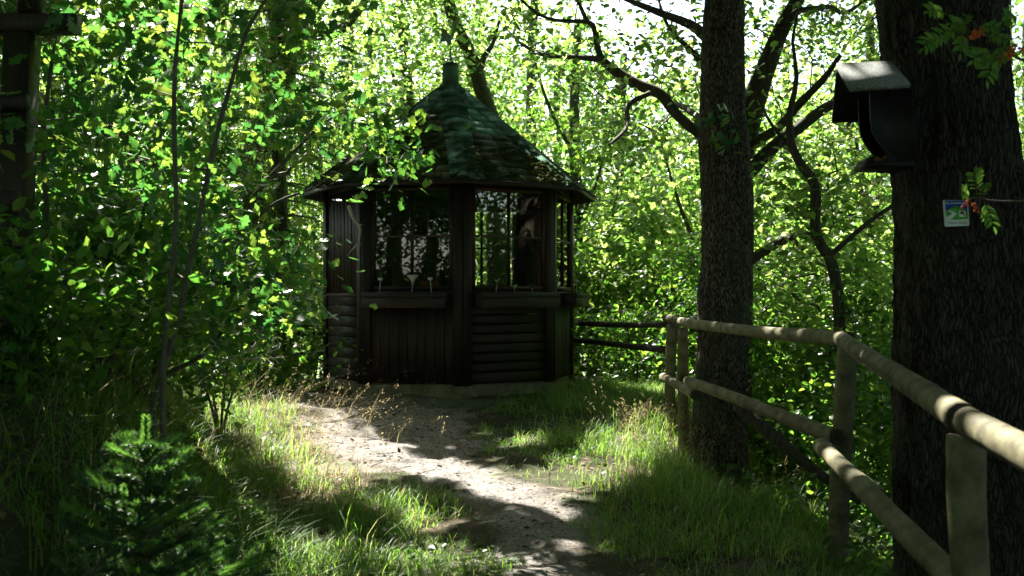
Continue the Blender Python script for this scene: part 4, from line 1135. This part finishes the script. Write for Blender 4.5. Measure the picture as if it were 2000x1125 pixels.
flat('plate', rrect(0, 0, 1, 1, .05), M['sign_white'], 0, .003)
flat('blue_field', [(.07, .02), (.94, .02), (.94, .45), (.8, .32), (.62, .24), (.45, .22), (.3, .29), (.18, .38), (.08, .42)], M['sign_blue'], .0034)
flat('green_hill', [(.2, .36), (.32, .27), (.46, .225), (.62, .245), (.8, .33), (.94, .46), (.94, .72), (.55, .75), (.25, .74), (.52, .52), (.44, .45), (.26, .40)], M['sign_green'], .0040)
flat('green_field', [(.07, .43), (.14, .41), (.32, .49), (.28, .56), (.09, .64)], M['sign_green'], .0040)
flat('arrow_panel', rrect(.6, .41, .86, .65, .03), M['sign_white'], .0050)
flat('arrow', [(.65, .44), (.80, .44), (.75, .485), (.82, .57), (.78, .60), (.71, .525), (.67, .58)], M['sign_black'], .0060)
def text(body, u_, v_, size, mat):
    cu = bpy.data.curves.new('lettering', 'FONT'); cu.body = body; cu.size = size; cu.align_x = 'CENTER'; cu.align_y = 'CENTER'; cu.extrude = .0002
    cu.materials.append(mat); o = bpy.data.objects.new('lettering', cu); C.objects.link(o)
    dg = bpy.context.evaluated_depsgraph_get(); me = bpy.data.meshes.new_from_object(o.evaluated_get(dg), depsgraph=dg)
    co = np.zeros(len(me.vertices)*3, np.float32); me.vertices.foreach_get('co', co); co = co.reshape(-1, 3)
    p = sp(u_, v_, .0056); ax = (trc-tlc)/np.linalg.norm(trc-tlc)
    V = p+co[:, :1]*ax+co[:, 1:2]*UP*1.0+co[:, 2:3]*np.array([0, -1.0, 0])
    F = [tuple(q.vertices) for q in me.polygons]; bpy.data.objects.remove(o)
    byn = {}
    for q in F: byn.setdefault(len(q), []).append(q)
    put('lettering', V, list(byn.values()), mat, sg)
text('Der Schieferpfad', .5, .11, .0145, M['sign_white']); text('Erlebnis Wandern', .52, .87, .0105, M['sign_black'])

# ------------------------------------------------------------------ rowan sprigs with berries hanging in front of the massive oak
ico_v, ico_f = None, None
import bmesh
bm = bmesh.new(); bmesh.ops.create_icosphere(bm, subdivisions=2, radius=1.0)
ico_v = np.array([v.co[:] for v in bm.verts]); ico_f = np.array([[v.index for v in f.verts] for f in bm.faces]); bm.free()
def pinnate(a, b, d, parent, mat='rowan'):
    A, B = W(*a, d), W(*b, d-.05); t = np.linspace(0, 1, 9); sagv = np.array([0, 0, .12])*np.linalg.norm(B-A)
    P = A+(B-A)*t[:, None]+sagv*(np.sin(t*math.pi))[:, None]
    mb = MB(); mb.add2(*tubeVF(P, np.full(9, .0012), 5)); L = np.linalg.norm(B-A)
    T, F = leaf_template('mid'); sidev = np.cross(B-A, np.array([0, -1, .3])); sidev /= np.linalg.norm(sidev); dr = (B-A)/L
    for i in range(2, 9):
        for s_ in ((-1, 1) if i < 8 else (0,)):
            D = dr*.55+sidev*s_*.85+rs.normal(size=3)*.10+np.array([0, 0, -.15]); D /= np.linalg.norm(D)
            Nn = np.cross(D, np.cross(np.array([0, -1, .6])+rs.normal(size=3)*.2, D)); Nn /= np.linalg.norm(Nn); Y = np.cross(Nn, D)
            s2 = L*.42*(1-.35*abs(i-5)/4)
            mb.add(P[i]+s2*(T[:, 0:1]*D+T[:, 1:2]*.62*Y+T[:, 2:3]*Nn), F)
    mb.put('leaf', M[mat], parent)
def berries(x, y, d, n, parent, r=.0045):
    c = W(x, y, d); mb = MB()
    for i in range(n):
        p = c+rs.normal(size=3)*np.array([.012, .009, .009]); mb.add(p+ico_v*r*(1+.2*rs.random()), ico_f)
        mb.add2(*tubeVF([p, c+UP*.022], [.0008, .001], 4))
    mb.put('berry_cluster', M['berry'], parent, smooth=True)
def sprig(lab, stem, leaves, bers, d):
    P, R = pxline(stem, d); r_ = root('rowan_branch', P[0], lab, 'branch')
    mb = MB(); mb.add2(*tubeVF(P, R, 7, step=.03)); mb.put('stem', M['twig'], r_, smooth=True)
    for a, b in leaves: pinnate(a, b, d+.04*rs.normal(), r_)
    for x, y, n in bers: berries(x, y, d-.02, n, r_)
sprig('rowan branch with orange berries hanging across the top of the massive oak trunk', [(2120, 150, 8), (2010, 122, 6), (1965, 100, 5), (1930, 72, 4), (1895, 62, 4), (1845, 72, 3), (1800, 55, 2)],
      [((1894, 62), (1858, 46)), ((1874, 64), (1890, 30)), ((1872, 64), (1828, 74)), ((1845, 76), (1803, 94)), ((1880, 66), (1876, 104)), ((1902, 60), (1952, 56)), ((1922, 68), (1972, 84)),
       ((1955, 90), (1952, 122)), ((1950, 107), (1900, 118)), ((1947, 110), (1927, 156)), ((1965, 85), (1975, 115)), ((1850, 30), (1812, 22)), ((1985, 110), (2020, 90)), ((1990, 60), (1960, 30))],
      [(1904, 70, 14), (1914, 64, 9), (1983, 97, 10), (1959, 118, 14), (1971, 111, 12)], 3.6)
sprig('rowan sprig with a few orange berries overlapping the trail sign', [(2110, 380, 6), (2000, 392, 4), (1940, 392, 3), (1905, 386, 3), (1890, 392, 2)],
      [((1908, 386), (1903, 336)), ((1921, 394), (1940, 442)), ((1895, 390), (1879, 374)), ((1915, 390), (1925, 360))], [(1891, 401, 6), (1905, 406, 5)], 3.7)

# ------------------------------------------------------------------ dark wooden post with crossbeam at the left edge
cp = root('wooden_post', W(20, 640, 5.0), 'dark timber post with a crossbeam high up at the left edge of the clearing', 'post')
def beam(name, a, b, hw_, hd, mat='plank_v'):
    a, b = np.array(a), np.array(b); d = b-a; L = np.linalg.norm(d); d /= L
    s1 = np.cross(d, np.array([0, 1.0, 0])); s1 /= np.linalg.norm(s1); s2 = np.cross(d, s1)
    V, F = boxVF((a+b)/2, d*L/2, s1*hw_, s2*hd, .008); return put(name, V, F, M[mat], cp)
beam('upright', W(16, 760, 5.0), W(44, 68, 5.0), .066, .066); beam('crossbeam', W(-160, 47, 4.99), W(152, 48, 5.0), .045, .05); beam('post_head', W(61, 29, 5.0), W(64, -50, 5.0), .05, .05)
beam('bracket', W(-80, 200, 4.9), W(54, 199, 4.9), .035, .03); beam('bracket', W(-60, 395, 4.9), W(36, 398, 4.9), .06, .03)

# ------------------------------------------------------------------ leafy saplings on the left bank
rng = np.random.default_rng(17)
LEFT = [(-60, -60), (640, -60), (640, 120), (700, 190), (700, 260), (600, 290), (500, 300), (500, 380), (440, 470), (540, 530), (560, 580), (500, 630), (420, 700), (360, 700), (330, 640), (200, 560), (-60, 560)]
allc = np.concatenate([in_frame_poly(190, LEFT, 5.2, 8.2, rng), in_frame_poly(45, [(-60, -60), (380, -60), (380, 420), (-60, 480)], 4.7, 6.0, rng),
                       in_frame_poly(22, [(620, 190), (740, 210), (800, 240), (800, 330), (760, 350), (690, 310)], 6.6, 7.4, rng),
                       in_frame_poly(60, [(-40, 430), (600, 430), (580, 600), (430, 690), (250, 660), (-40, 600)], 5.6, 8.0, rng),
                     in_frame_poly(26, [(430, 500), (590, 530), (610, 580), (540, 620), (470, 700), (380, 680)], 6.6, 7.6, rng)])
stems = [
 ('slender grey sapling standing straight up through the left thicket', [[(318, 780, 13), (320, 700, 12), (332, 560, 11), (344, 420, 11), (340, 250, 11), (342, 130, 10), (355, 0, 9), (362, -120, 7)]], 4.5),
 ('slender sapling curving right and upward, beside the straight grey one', [[(300, 790, 14), (350, 620, 13), (378, 480, 12), (408, 330, 12), (432, 230, 11), (455, 150, 10), (482, 60, 9), (525, -10, 7), (560, -90, 5)]], 4.9),
 ('thicket sapling with long arms reaching right towards the pavilion wall', [[(300, 740, 20), (345, 620, 18), (420, 500, 16), (480, 420, 15), (520, 350, 13), (560, 338, 10), (600, 300, 7)], [(430, 490, 11), (480, 445, 10), (540, 395, 8), (600, 372, 5)], [(300, 740, 14), (400, 690, 12), (470, 600, 10), (540, 540, 7), (600, 530, 4)],
        [(520, 352, 9), (600, 270, 8), (640, 235, 6), (700, 215, 4), (780, 260, 2)]], 6.9),
 ('thin crooked sapling between the dark post and the straight one', [[(45, 640, 14), (75, 520, 13), (92, 440, 12), (84, 300, 11), (92, 190, 10), (110, 60, 8), (120, -60, 6)]], 5.4),
 ('short pale sapling low in the thicket, left of the straight one', [[(215, 640, 15), (216, 520, 14), (210, 400, 13), (206, 330, 10), (222, 200, 7), (240, 60, 5)]], 6.3),
 ('arching sapling in the middle of the left thicket with spread twigs', [[(262, 700, 10), (262, 560, 9), (275, 450, 9), (290, 380, 8), (330, 330, 7), (390, 300, 5)], [(285, 400, 6), (250, 300, 5), (255, 200, 4)]], 6.4)]
S3 = [[(P, R*.78) for P, R in (pxline(l, d) for l in ls)] for _, ls, d in stems]
cents = [np.concatenate([smooth_poly(P, R, .2)[0] for P, R in ls]) for ls in S3]
dm = np.stack([np.min(np.linalg.norm(allc[:, None]-c[None], axis=2), axis=1) for c in cents], 1); own = dm.argmin(1)
for i, (lab, ls, d) in enumerate(stems):
    # foot of each stem goes into the bank
    P, R = S3[i][0]; f0 = P[0].copy(); f0[2] = min(float(gh(f0[0], f0[1]))-.15, f0[2]-.1); S3[i][0] = (np.vstack([f0, P]), np.concatenate([[R[0]*1.2], R]))
    tree('sapling', lab, 'sapling', S3[i], allc[own == i], per=30, spread=.28, lsize=.092, lkind='oak' if i != 4 else 'maple', lmat='leaf_oak', bark='sapling', trunk_name='stem', disp=.0015, sides=12,
         seed=100+i, flat=.7, up=.45, group=None, r0=.0022, droop=.25, sag=.02)

# hanging-twig spruce between thicket and pavilion
rng = np.random.default_rng(41)
sx, sy = W(540, 600, 14.4)[0], 14.4; zg = float(gh(sx, sy))-.2
spt = root('spruce_tree', (sx, sy, zg), 'old spruce with long hanging twigs behind the left corner of the pavilion', 'tree')
tp, tr_ = np.array([[sx, sy, zg], [sx+.05, sy, 2], [sx, sy, 5], [sx+.03, sy, 8.5]]), np.array([.13, .11, .08, .02])
mb = MB(); mb.add2(*tubeVF(tp, tr_, 14, bark_disp(.006, 1, 3), step=.1)); mb.put('trunk', M['bark_dark'], spt, smooth=True)
PA, PB, ra_, rb_, hang, hd_ = [], [], [], [], [], []
for z in np.arange(.6, 8.2, .22):
    for q in range(3):
        a = rng.random()*6.28; L = 1.5*(1-(z-.6)/9.5)*(.7+.5*rng.random()); p = np.array([sx, sy, z]); prev = p
        for s_ in range(1, 7):
            t = s_/6; nx_ = p+np.array([math.cos(a)*L*t, math.sin(a)*L*t, -.35*L*t*t+.1*L*t])
            PA.append(prev); PB.append(nx_); ra_.append(.018*(1-t)+.006); rb_.append(.018*(1-t)+.004)
            for _ in range(3):
                h0 = prev+(nx_-prev)*rng.random()+rng.normal(size=3)*[.05, .05, 0]; hl = .25+.55*rng.random()
                PA.append(h0); h1 = h0+np.array([rng.normal()*.03, rng.normal()*.03, -hl]); PB.append(h1); ra_.append(.003); rb_.append(.001)
                tt = rng.random(42); hang.append(h0+(h1-h0)*tt[:, None]+rng.normal(size=(42, 3))*.008)
            prev = nx_
V, F = frustums(PA, PB, ra_, rb_, 4); put('branches', V, F, M['twig'], spt, kind='stuff')
hp = np.concatenate(hang); V, F = scatter(hp, .045, 'narrow', .1, rng, droop=1.2); put('needles', V, F, M['leaf'], spt, kind='stuff')

# ------------------------------------------------------------------ spruce seedling on the bank, near left
def spruce_small(loc, h, lab, seed, lean=(0, 0)):
    rg = np.random.default_rng(seed); r_ = root('spruce_sapling', loc, lab, 'sapling'); loc = np.array(loc)
    top = loc+np.array([lean[0], lean[1], h])
    segA, segB, rA, rB, shoots = [loc], [top], [.011], [.003], []
    newsh = [(top-UP*.13*h/.75, top, 1.0)]
    for w in range(9):
        t = .08+.74*w/8; c = loc+(top-loc)*t; L0 = .56*h*(1-t)**.75*(.8+.3*rg.random())+.05
        for q in range(6):
            a = q*1.047+w*.7+rg.normal()*.25; L = L0*(.75+.4*rg.random()); rise = (.35+.9*t)+rg.normal()*.12
            d = np.array([math.cos(a), math.sin(a), rise*.6]); d /= np.linalg.norm(d); e = c+d*L+np.array([0, 0, -.06*L])
            segA.append(c); segB.append(e); rA.append(.005); rB.append(.0018)
            (newsh if rg.random() < .25 else shoots).append((c+(e-c)*.72, e, .9)); shoots.append((c+(e-c)*.15, e-(e-c)*.2, .8))
            for s_ in (-1, 1):
                for v in (.4, .6, .8):
                    b = c+(e-c)*v; sd_ = np.cross(d, UP); dd = d*.75+sd_*s_*.7+UP*.1; dd /= np.linalg.norm(dd); ee = b+dd*L*(1-v+.12)*.75
                    segA.append(b); segB.append(ee); rA.append(.0025); rB.append(.001)
                    (newsh if rg.random() < .25 else shoots).append((b, ee, .75))
    V, F = frustums(segA, segB, rA, rB, 5); put('branches', V, F, M['twig'], r_, kind='stuff')
    for nm, lst, mt in (('needles', shoots, 'needle'), ('new_shoots', newsh, 'needle_new')):
        Ps, Ds, Sz = [], [], []
        for a, b, s_ in lst:
            L = np.linalg.norm(b-a); k = int(L*2600)+16; t = rg.random(k); ax = (b-a)/L
            v = rg.normal(size=(k, 3)); v -= ax*(v@ax)[:, None]; v /= np.linalg.norm(v, axis=1)[:, None]
            Ps.append(a+(b-a)*t[:, None]); Ds.append(ax*.75+v+np.array([0, 0, .15])); Sz.append(np.full(k, s_))
        P = np.concatenate(Ps); Dv = np.concatenate(Ds); Dv /= np.linalg.norm(Dv, axis=1)[:, None]
        s2 = .021*(.7+.5*rg.random(len(P)))*np.concatenate(Sz)*h/.75
        Y = np.cross(Dv, rg.normal(size=Dv.shape)); Y /= np.linalg.norm(Y, axis=1)[:, None]
        V = np.stack([P-Y*s2[:, None]*.085, P+Y*s2[:, None]*.085, P+Dv*s2[:, None]], 1).reshape(-1, 3)
        F = np.arange(len(V)).reshape(-1, 3); put(nm, V, F, M[mt], r_, kind='stuff')
def on_bank(px, d, dz=-.03): x = (px-1000)*d/2000; return (x, d, float(gh(x, d))+dz)
b0 = on_bank(285, 3.3); spruce_small(b0, 1.4-(815-585)*3.3/2000-b0[2], 'young spruce with a bright upright leader in the lower left foreground', 5)
b1 = on_bank(420, 3.6); spruce_small(b1, .36, 'low young spruce to the right of the taller seedling, on the bank edge', 6)
b2 = on_bank(170, 3.0); spruce_small(b2, .38, 'low dark spruce seedling at the bottom left of the taller one', 7)

# ------------------------------------------------------------------ shrubs
def shrub(name, label, x, y, w, h, nC, per, lsize, kind, lm, seed, group=None, spread=.4, sun_f=True, up=.5, cat='shrub'):
    rg = np.random.default_rng(seed); zg = float(gh(x, y)); tr = []
    for k in range(4):
        a = k*1.6+rg.random(); tr.append((np.array([[x, y, zg-.1], [x+.15*w*math.cos(a), y+.15*w*math.sin(a), zg+.35*h], [x+.45*w*math.cos(a), y+.45*w*math.sin(a), zg+.8*h]]), np.array([.014, .011, .006])))
    q = rg.normal(size=(nC, 3)); q /= np.linalg.norm(q, axis=1)[:, None]; q *= (rg.random(nC)**.4)[:, None]
    c = np.array([x, y, zg+h*.52])+q*np.array([w, w, h*.5])
    return tree(name, label, cat, tr, c, per=per, spread=spread, lsize=lsize, lkind=kind, lmat=lm, bark='twig', sides=8, seed=seed, r0=.0022, sunfilter=sun_f, group=group, up=up, trunk_name='stem', flat=.6)
specs = [(2.75, 10.0, .8, 1.7, 'broadleaf shrub beyond the rails, just right of the straight oak trunk'), (3.3, 9.0, .9, 2.0, 'shrub filling the gap above the lower rail between the two oaks'), (3.1, 7.4, .8, 1.6, 'shrub behind the rail post, left of the massive oak'),
         (2.5, 12.0, .9, 1.9, 'tall shrub beyond the rails right behind the straight oak'), (4.3, 11.5, 1.1, 2.8, 'tall shrub on the slope behind the slim bent tree'), (3.2, 6.0, .6, 1.0, 'shrub in the shade close left of the massive oak'),
         (1.55, 12.9, .75, 1.15, 'shrub behind the far dark rails'), (2.1, 3.1, .3, .5, 'small shrub at the foot of the massive oak, lower right corner'), (3.6, 6.2, 1, 2.4, 'shrub in the shade right of the massive oak'), (2.75, 5.4, .4, .6, 'low shrub on the slope between rail post and massive oak')]
for i, (x, d, w, h, lab) in enumerate(specs):
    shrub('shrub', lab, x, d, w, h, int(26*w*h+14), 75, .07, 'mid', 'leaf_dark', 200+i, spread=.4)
row = [(-9.5, 15.5), (-7.6, 14.6), (-6.0, 15.6), (-4.6, 14.2), (-3.1, 15.9), (-1.4, 16.2), (.6, 15.9), (1.9, 15.2), (3.0, 16.0), (4.4, 15.4), (5.8, 15.8), (7.4, 15.2), (9.0, 15.8), (2.4, 18.2), (4.0, 18.4), (6.4, 18), (-5.4, 18), (-8.4, 17.8)]
rowl = ['at the left edge behind the thicket', 'behind the dark timber post', 'deep behind the left saplings', 'left of the hanging spruce', 'hidden behind the left pavilion wall', 'seen through the front left window', 'seen through the front right window', 'right of the pavilion above the far rails',
        'in the middle of the far rails', 'left of the straight oak', 'between the oaks low down', 'left of the massive oak', 'right of the massive oak', 'farther back right of the pavilion', 'farther back behind the straight oak', 'farther back between the oaks', 'farther back left of the spruce', 'farther back behind the post']
for i, (x, y) in enumerate(row):
    shrub('bush', 'sunlit bush on the hill brow '+rowl[i], x, y, 1.15, 3.0, 130, 36, .12, 'far', 'leaf_mid' if i % 3 == 0 else 'leaf', 240+i, spread=.38, sun_f=False, group='sunlit bushes on the brow of the hill', cat='bush')
for i, (px, d, w, h, lab) in enumerate([(120, 7.0, .9, 1.0, 'dark shrub on the bank under the crooked sapling'), (430, 9.0, .7, 1.0, 'shrub at the end of the bank below the reaching branches'), (30, 4.6, .5, .8, 'dark leafy shrub at the left edge on the bank'), (250, 9.5, 1.1, 1.6, 'shrub deep in the left thicket'), (500, 10.8, .6, .8, 'low shrub left of the pavilion foot'), (60, 4.4, .38, .55, 'dark low shrub on the bank at the left edge, above the spruce seedlings'), (200, 5.4, .45, .6, 'dark low shrub on the bank left of the grey stems')]):
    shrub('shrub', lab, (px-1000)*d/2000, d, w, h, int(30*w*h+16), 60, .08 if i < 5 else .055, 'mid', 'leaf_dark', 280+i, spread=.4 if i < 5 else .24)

# ------------------------------------------------------------------ grass, herbs, litter
def blades(P, h, w, lean, rng, mat, name, label, kind='stuff', wind=(0, 0, 0), heads=None, parent=None):
    n = len(P); a = rng.random(n)*2*np.pi; d = np.stack([np.cos(a), np.sin(a), a*0], -1)+np.array(wind); side = np.stack([-np.sin(a), np.cos(a), a*0], -1)
    L = lean*(.3+1.4*rng.random(n)); ts = np.array([0, .3, .62, .85, 1.0]); ws = np.array([1, .85, .6, .3, .0])
    V = []
    for t, ww in zip(ts, ws):
        c = P+d*(L*h*t**2)[:, None]+UP*(h*(t-.32*np.minimum(L, 1.6)*t**2.2))[:, None]
        if ww: V += [c-side*(w*ww)[:, None], c+side*(w*ww)[:, None]]
        else: V.append(c)
    V = np.stack(V, 1); b = (np.arange(n)*9)[:, None, None]
    F4 = (np.array([[0, 1, 3, 2], [2, 3, 5, 4], [4, 5, 7, 6]])[None]+b).reshape(-1, 4); F3 = (np.array([[6, 7, 8]])[None]+b).reshape(-1, 3)
    o = put(name, V.reshape(-1, 3), [F4, F3], M[mat], parent, kind=kind, label=label, cat=None if parent else name.replace('_', ' '))
    return V[:, 8], d
def on_ground(px, py):
    d = (EYE-.15)*2000/np.maximum(py-585, 20)
    for _ in range(8): z = gh((px-1000)*d/2000, d, False); d = np.clip(.5*d+.5*(EYE-z)*2000/np.maximum(py-585, 20), .8, 16)
    x = (px-1000)*d/2000; return np.stack([x, d, gh(x, d)], -1)
rg = np.random.default_rng(60)
def ground_scatter(n, x0, x1, y0, y1, dens):
    x = x0+(x1-x0)*rg.random(n*3); y = y0+(y1-y0)*rg.random(n*3); p = dens(x, y); k = rg.random(len(x)) < p
    x, y = x[k][:n], y[k][:n]
    inside = np.hypot(x-CX, y-CY) < 1.5; x, y = x[~inside], y[~inside]
    return np.stack([x, y, gh(x, y)-.006], -1)
def patchy(x, y, sc, seed): return fbm(np.stack([x*sc, y*sc, x*0], -1), 3, seed)
# verge grass everywhere that is not path
def d_verge(x, y):
    pd = path_d(x, y)+.2*patchy(x, y, 2.2, 2); b = np.interp(y, BX, BXX)-x
    r = x-np.interp(y, FX, FXX)
    v = sstep(-.05, .28, pd)*(1-.75*sstep(.5, 1.2, b))*(1-.6*sstep(.3, 1.2, r))
    shade_bare = 1-.75*(sstep(9.3, 10.5, y)*(x < .4)*(x > -3))
    return v*shade_bare*np.clip(.55+.9*patchy(x, y, 1.6, 12), .06, 1)
P = ground_scatter(60000, -4, 3.2, 2.6, 13, d_verge)
pdn = path_d(P[:, 0], P[:, 1])
hh = (.05+.09*rg.random(len(P))+.10*sstep(.1, .8, pdn)*rg.random(len(P)))*(1+.6*patchy(P[:, 0], P[:, 1], 1.1, 5))
blades(P, np.clip(hh, .025, .4), .0021+.0012*rg.random(len(P)), .9, rg, 'grass', 'grass', 'short green grass over the verges and in front of the pavilion')
# tall grass along the railing and on the left verge
def d_tall(x, y):
    r = np.interp(y, FX, FXX)-x; b = np.interp(y, BX, BXX)-x
    right = sstep(.95, .25, r)*(r > -.6)*(y > 3.5)*(y < 10.8)
    left = np.exp(-((b+.1)/.45)**2)*(y > 5)*(y < 11)*.8
    return (right+left)*np.clip(.5+1.2*patchy(x, y, 1.9, 25), .03, 1)*(path_d(x, y) > .05)
P = ground_scatter(12000, -4.5, 3.2, 3.0, 12, d_tall)
blades(P, (.11+.22*rg.random(len(P))), .0022+.0015*rg.random(len(P)), .7, rg, 'grass', 'tall_grass', 'tall uncut grass along the railing and the left verge')
# flowering stems with seed heads
def seedgrass(P, h, lean, wind, label, mat='dry_grass'):
    tip, d = blades(P, h, np.full(len(P), .0013), lean, rg, mat, 'seed_grass', label, wind=wind)
    k = 9; t = rg.random((len(P), k)); base = P[:, None]+(tip-P)[:, None]*(1-.28*t)[..., None]+rg.normal(size=(len(P), k, 3))*.006
    base[..., 2] += (.10*h)[:, None]*np.sin((1-t)*1.2)*.5
    dirs = np.repeat((tip-P)[:, None], k, 1).reshape(-1, 3); dirs /= np.linalg.norm(dirs, axis=1)[:, None]
    V, F = scatter(base.reshape(-1, 3), .022, 'narrow', .1, rg, dirs=dirs*2.2)
    put('seed_head', V, F, M[mat], None, kind='stuff', label='dry seed heads of '+label, cat='seed head')
pts = on_ground(430+290*rg.random(150)**1.3, 800+85*rg.random(150)); pts2 = on_ground(1190+160*rg.random(150), 830+130*rg.random(150)); pts3 = on_ground(1440+90*rg.random(22), 960+40*rg.random(22))
P = np.concatenate([pts2, pts3])
seedgrass(P, .28+.26*rg.random(len(P)), .75, (.35, 0, 0), 'the tall grass along the railing')
seedgrass(pts, .30+.24*rg.random(len(pts)), .75, (1.3, -.2, 0), 'the sunlit grass left of the path')
P = on_ground(740+120*rg.random(14), 850+40*rg.random(14)); seedgrass(P, .25+.12*rg.random(14), .9, (.9, 0, 0), 'the lone stems in front of the pavilion')
def d_straw(x, y):  # pale straw colour lifts the sun patch on the left verge
    b = np.interp(y, BX, BXX)-x; return np.exp(-((b+.35)/.55)**2)*(y > 6)*(y < 11)*np.clip(.6+.8*patchy(x, y, 1.6, 15), .1, 1)
P = ground_scatter(4500, -4.2, -.3, 6, 11, d_straw); P = P[path_d(P[:, 0], P[:, 1]) > -.1]
blades(P, .06+.13*rg.random(len(P)), .0021+.001*rg.random(len(P)), 1.2, rg, 'dry_grass', 'straw_grass', 'pale short straw grass at the left edge of the path, added to brighten the sun patch', wind=(.4, 0, 0))
# long drooping grass over the dark bank
def d_bank(x, y):
    b = np.interp(y, BX, BXX)-x; return sstep(.1, .5, b)*(1-.5*sstep(2.5, 4, b))*np.clip(.45+1.2*patchy(x, y, 1.7, 33), .05, 1)
P = ground_scatter(10000, -6, -.4, 2.2, 11, d_bank)
blades(P, .08+.2*rg.random(len(P)), .0017+.001*rg.random(len(P)), 1.3, rg, 'grass', 'bank_grass', 'long drooping grass over the dark bank', wind=(.5, -.2, 0))
P = ground_scatter(420, -4, -.9, 2.8, 8, d_bank); blades(P, .35+.35*rg.random(len(P)), np.full(len(P), .0011), 1.5, rg, 'dry_grass', 'dry_grass', 'thin dry arching grass stems on the dark bank', wind=(.7, -.2, 0))
P = ground_scatter(9000, -6, -.5, 2.2, 11, d_bank); P[:, 2] += .05*rg.random(len(P)); V, F = scatter(P, .045, 'mid', .6, rg); put('bank_herbs', V, F, M['leaf_dark'], kind='stuff', label='small leafy herbs covering the dark bank', cat='herbs')
# undergrowth beyond the rails
def d_under(x, y):
    r = x-np.interp(y, FX, FXX); return sstep(-.25, .25, r)*np.clip(.6+1.0*patchy(x, y, 1.4, 43), .1, 1)
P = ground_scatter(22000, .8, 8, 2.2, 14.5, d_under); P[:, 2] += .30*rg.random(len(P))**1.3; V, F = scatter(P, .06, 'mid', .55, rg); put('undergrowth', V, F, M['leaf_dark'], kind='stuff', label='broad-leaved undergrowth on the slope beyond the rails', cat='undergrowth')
# scattered herbs in the short grass
P = ground_scatter(2600, -2.5, 2, 3.5, 12, lambda x, y: d_verge(x, y)*(patchy(x, y, 3, 51) > .15)); P[:, 2] += .02+.05*rg.random(len(P)); V, F = scatter(P, .035, 'maple', .7, rg); put('herbs', V, F, M['leaf_dark'], kind='stuff', label='small herbs scattered through the short grass', cat='herbs')
# chips and dead leaves on path and bare soil
P = ground_scatter(34000, -3.2, 1.6, 2.8, 12, lambda x, y: (1-.85*sstep(.0, .5, path_d(x, y)))); P[:, 2] += .004
V, F = scatter(P, .019, 'far', .8, rg); put('bark_chips', V, F, M['chip'], kind='stuff', label='bark chips and small stones strewn over the path', cat='bark chips')
P = ground_scatter(5200, -4, 2.6, 2.8, 13, lambda x, y: np.clip(.35+patchy(x, y, 1.5, 61), .05, 1)); P[:, 2] += .012
V, F = scatter(P, .04, 'mid', .75, rg); put('leaf_litter', V, F, M['litter'], kind='stuff', label='dry brown leaves lying on path, grass and bank', cat='leaf litter')
P = ground_scatter(2600, -3.2, -.4, 2.2, 7, lambda x, y: (patchy(x, y, 2.4, 71) > .1)*sstep(0, .3, np.interp(y, BX, BXX)-x)*(1-sstep(.6, 1.5, np.interp(y, BX, BXX)-x)))
s = (.015+.03*rg.random(len(P)))[:, None, None]*np.array([1.3, 1.3, .6]); V = P[:, None]+oct_v[None]*s; F = (oct_f[None]+(np.arange(len(P))*9)[:, None, None]).reshape(-1, 3)
put('bank_moss', V, F, M['moss'], kind='stuff', smooth=True, label='moss cushions on the edge of the dark bank', cat='moss')
P = ground_scatter(1500, -3.2, 1.6, 2.8, 11, lambda x, y: (path_d(x, y) < .1)*1.0); s = (.006+.016*rg.random(len(P))**3)[:, None, None]*np.stack([1+.6*rg.random(len(P)), 1+.3*rg.random(len(P)), .7+.3*rg.random(len(P))], -1)[:, None]
V = P[:, None]+oct_v[None]*s; F = (oct_f[None]+(np.arange(len(P))*9)[:, None, None]).reshape(-1, 3)
put('path_stones', V, F, M['path'], kind='stuff', label='small loose stones lying on the gravel path', cat='stones')
P = ground_scatter(90, -3, 1.6, 3, 11, lambda x, y: (path_d(x, y) < .5)*1.0); a_ = rg.random(len(P))*6.28; L_ = .03+.09*rg.random(len(P)); P[:, 2] += .012
D_ = np.stack([np.cos(a_)*L_, np.sin(a_)*L_, .006*rg.normal(size=len(P))], -1); V, F = frustums(P-D_, P+D_, np.full(len(P), .003), np.full(len(P), .0015), 5)
put('fallen_twigs', V, F, M['twig'], kind='stuff', label='short dead twigs lying on the path', cat='twigs')
# a fallen branch on the slope beyond the lower rail
P, R = pxline([(1440, 790, 26, 7.4), (1520, 860, 24, 7.2), (1600, 925, 20, 7.0), (1680, 980, 14, 6.8)], 7)
mb = MB(); mb.add2(*tubeVF(P, R, 10, bark_disp(.004, 1, 5), step=.06)); meta(mb.put('fallen_branch', M['bark_dark'], None, smooth=True), 'fallen dark branch leaning down the slope behind the lower rail', 'branch')
